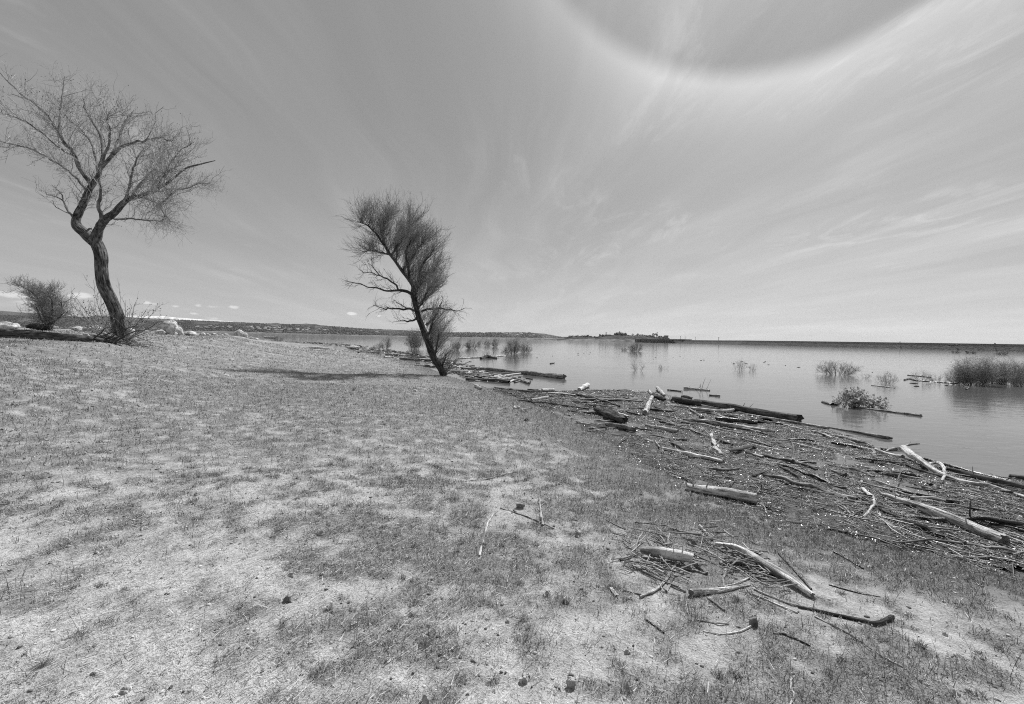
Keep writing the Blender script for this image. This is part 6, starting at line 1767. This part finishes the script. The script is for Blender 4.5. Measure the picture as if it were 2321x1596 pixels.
# ================================================================== SKY, LIGHT, AIR
def world():
    w = bpy.data.worlds.new('World'); scene.world = w; w.use_nodes = True
    w.node_tree.nodes.clear(); t = NT(w.node_tree)
    out = t.n.new('ShaderNodeOutputWorld'); bg = t.n.new('ShaderNodeBackground'); t.l.new(bg.outputs[0], out.inputs[0])
    sky = t.n.new('ShaderNodeTexSky'); sky.sky_type = 'NISHITA'; sky.sun_disc = False
    sky.sun_elevation = SUN_EL; sky.sun_rotation = SUN_AZ; sky.air_density = 1.0; sky.dust_density = .6; sky.ozone_density = 1.0
    bw = t.n.new('ShaderNodeRGBToBW'); t.l.new(sky.outputs[0], bw.inputs[0])
    d = t.n.new('ShaderNodeTexCoord').outputs['Generated']
    dn = t.vmath('NORMALIZE', d)
    x, y, z = t.sep(dn)
    zc = t.math('ADD', t.math('MAXIMUM', z, 0.0), .045)
    u = t.math('DIVIDE', x, zc); v = t.math('DIVIDE', y, zc)
    # long cirrus bands running away from the camera
    warp = t.noise(t.comb(t.math('MULTIPLY', u, .6), t.math('MULTIPLY', v, .35), 1.0), 1.0, 3, .5)
    uw = t.math('ADD', t.math('ADD', u, t.math('MULTIPLY', v, .05)), t.math('MULTIPLY', warp, .9))
    us = t.math('DIVIDE', uw, t.math('ADD', 1.0, t.math('MULTIPLY', t.math('ABSOLUTE', uw), .12)))
    c1 = t.noise(t.comb(t.math('MULTIPLY', us, 2.0), t.math('MULTIPLY', v, .16), 0.0), 1.0, 4, .5, .2)
    c2 = t.noise(t.comb(t.math('MULTIPLY', us, 7.0), t.math('MULTIPLY', v, .5), 3.0), 1.0, 4, .55, .2)
    c4 = t.noise(t.comb(t.math('MULTIPLY', us, 20.0), t.math('MULTIPLY', v, 1.3), 9.0), 1.0, 3, .5, .2)
    c3 = t.noise(t.comb(t.math('MULTIPLY', u, .55), t.math('MULTIPLY', v, .40), 7.0), 1.0, 3, .5)
    b1 = t.maprange(c1, .40, .66, 0, 1, True)
    b2 = t.maprange(c2, .38, .70, 0, 1, True)
    b4 = t.maprange(c4, .35, .70, 0, 1, True)
    patch = t.math('MULTIPLY', t.maprange(c3, .38, .62, .25, 1.0, True), t.maprange(z, .02, .22, .35, 1.0, True))
    streak = t.math('ADD', t.math('MULTIPLY', b1, .50), t.math('MULTIPLY', t.math('MULTIPLY', b2, patch), t.math('ADD', .42, t.math('MULTIPLY', b4, .30))))
    # thicker veil to the right, thin at upper left
    side = t.maprange(x, -.5, .75, 0, 1.0, True)
    low = t.maprange(z, .0, .42, 1.0, 0.0)
    low = t.math('MULTIPLY', low, low)
    w5 = t.noise(t.comb(t.math('MULTIPLY', u, 2.6), t.math('MULTIPLY', v, .9), 5.0), 1.0, 7, .68, 1.6)
    w6 = t.noise(t.comb(t.math('MULTIPLY', u, .8), t.math('MULTIPLY', v, .5), 15.0), 1.0, 2, .5)
    wisp = t.math('MULTIPLY', t.math('MULTIPLY', t.maprange(w5, .47, .70, 0, 1, True), t.maprange(w6, .46, .62, 0, 1, True)), t.maprange(z, .04, .2, 0, 1, True))
    streak = t.math('MULTIPLY', streak, t.maprange(w6, .38, .6, .65, 1.15))
    streak = t.math('ADD', streak, t.math('MULTIPLY', wisp, .9))
    amt = t.math('MULTIPLY', streak, t.math('ADD', WSKY[1], t.math('MULTIPLY', side, WSKY[3])))
    # halo
    sv = t.n.new('ShaderNodeCombineXYZ')
    for i in range(3): sv.inputs[i].default_value = float(SUN[i])
    dt = t.vmath('DOT_PRODUCT', dn, sv.outputs[0], out=1)
    a = t.math('MULTIPLY', t.math('ARCCOSINE', dt), 180 / pi)
    inner = t.maprange(a, 20.9, 23.2, 0, 1, True)
    fall = t.math('POWER', 2.718, t.math('MULTIPLY', t.math('MAXIMUM', t.math('SUBTRACT', a, 23.2), 0.0), -.32))
    fall2 = t.math('POWER', 2.718, t.math('MULTIPLY', t.math('MAXIMUM', t.math('SUBTRACT', a, 23.0), 0.0), -.07))
    halo = t.math('MULTIPLY', inner, t.math('ADD', t.math('MULTIPLY', fall, HALO[0]), t.math('MULTIPLY', fall2, HALO[1])))
    halo = t.math('MULTIPLY', halo, t.maprange(c3, .35, .65, .75, 1.15))
    halo = t.math('MULTIPLY', halo, t.maprange(x, -.1, .45, .35, 1.0, True))
    aur = t.math('MULTIPLY', t.math('POWER', 2.718, t.math('MULTIPLY', a, -.16)), .8)
    val = t.math('ADD', t.math('MULTIPLY', bw.outputs[0], WSKY[4]), WSKY[0])
    val = t.math('ADD', val, t.math('MULTIPLY', side, .03))
    val = t.math('ADD', val, amt)
    val = t.math('ADD', val, halo)
    val = t.math('ADD', val, aur)
    val = t.math('ADD', val, t.math('MULTIPLY', low, WSKY[2]))
    # small cumulus puffs low over the left horizon
    az = t.math('ARCTAN2', x, y)
    puff = None
    for (px, py, rx, ry, br) in PUFFS:
        dd = ray(px, py); a0 = math.atan2(dd[0], dd[1]); e0 = dd[2] / np.linalg.norm(dd)
        d2 = ray(px + rx, py); ra = abs(math.atan2(d2[0], d2[1]) - a0); d3 = ray(px, py - ry); re = abs(d3[2] / np.linalg.norm(d3) - e0)
        q1 = t.math('DIVIDE', t.math('SUBTRACT', az, a0), ra); q2 = t.math('DIVIDE', t.math('SUBTRACT', z, float(e0)), re)
        rr = t.math('ADD', t.math('MULTIPLY', q1, q1), t.math('MULTIPLY', q2, q2))
        f = t.math('MULTIPLY', t.math('SUBTRACT', 1.0, rr), br)
        puff = f if puff is None else t.math('MAXIMUM', puff, f)
    nz = t.noise(t.comb(t.math('MULTIPLY', az, 26), t.math('MULTIPLY', z, 90), 0.0), 1.0, 5, .6)
    pf = t.maprange(t.math('ADD', puff, t.math('MULTIPLY', t.math('SUBTRACT', nz, .5), 2.2)), .1, .9, 0, .30, True)
    pf = t.math('MULTIPLY', pf, t.maprange(puff, -.6, .0, 0, 1))
    val = t.math('ADD', val, pf)
    # below the horizon: plain dark
    val = t.math('MULTIPLY', val, t.maprange(z, -.06, -.03, .25, 1))
    t.put(bg.inputs['Color'], grey(t, val)); bg.inputs['Strength'].default_value = 1.0


WSKY = (.21, .070, .20, .050, .020)
HALO = (.17, .145)
PUFFS = [(20, 667, 50, 10, 1), (60, 672, 60, 8, .7), (182, 670, 34, 10, 1), (40, 685, 60, 8, .3), (334, 685, 14, 5, .9), (350, 688, 16, 4, .5), (398, 694, 12, 4, .6), (450, 692, 12, 5, .7), (476, 694, 25, 4, .4), (532, 696, 18, 5, .9), (440, 711, 14, 4, .6), (480, 722, 26, 4, .5), (340, 700, 26, 4, .3),
         (798, 711, 14, 4, .9), (858, 716, 9, 3, .8)]
world()

sun = bpy.data.lights.new('sun', 'SUN'); sun.energy = 5.0; sun.angle = radians(.6); sun.color = (1, 1, 1)
so = bpy.data.objects.new('sun', sun); COL.objects.link(so)
from mathutils import Vector, Matrix
so.rotation_euler = Vector((-SUN[0], -SUN[1], -SUN[2])).to_track_quat('-Z', 'Y').to_euler()


def haze():
    g = Geo(); box(g, (-8700, -8700, -8), (8700, 8700, 330))
    m = bpy.data.materials.new('haze_air'); m.use_nodes = True; m.node_tree.nodes.clear()
    t = NT(m.node_tree); out = t.n.new('ShaderNodeOutputMaterial'); v = t.n.new('ShaderNodeVolumePrincipled')
    v.inputs['Color'].default_value = (.92, .92, .92, 1); v.inputs['Density'].default_value = 2.6e-5; v.inputs['Anisotropy'].default_value = .3
    t.l.new(v.outputs[0], out.inputs['Volume'])
    o = g.build('haze', m, smooth=False); tagp(o, kind='stuff')


USE_HAZE = True
if USE_HAZE: haze()

cam = bpy.data.cameras.new('camera'); cam.sensor_width = 36; cam.lens = FPX / 1024 * 36; cam.clip_start = .05; cam.clip_end = 60000
co = bpy.data.objects.new('camera', cam); COL.objects.link(co)
co.matrix_world = Matrix(((Rv[0], Uv[0], -Fv[0], EYE[0]), (Rv[1], Uv[1], -Fv[1], EYE[1]), (Rv[2], Uv[2], -Fv[2], EYE[2]), (0, 0, 0, 1)))
scene.camera = co
vs = scene.view_settings
scene.display_settings.display_device = 'sRGB'
vs.view_transform = 'Standard'; vs.look = 'None'; vs.exposure = 0.0; vs.gamma = 1.0; vs.use_curve_mapping = False
scene.cycles.max_bounces = 6; scene.cycles.volume_bounces = 0; scene.cycles.use_denoising = False; scene.cycles.use_adaptive_sampling = False
scene.cycles.pixel_filter_type = 'BLACKMAN_HARRIS'; scene.cycles.filter_width = 1.1
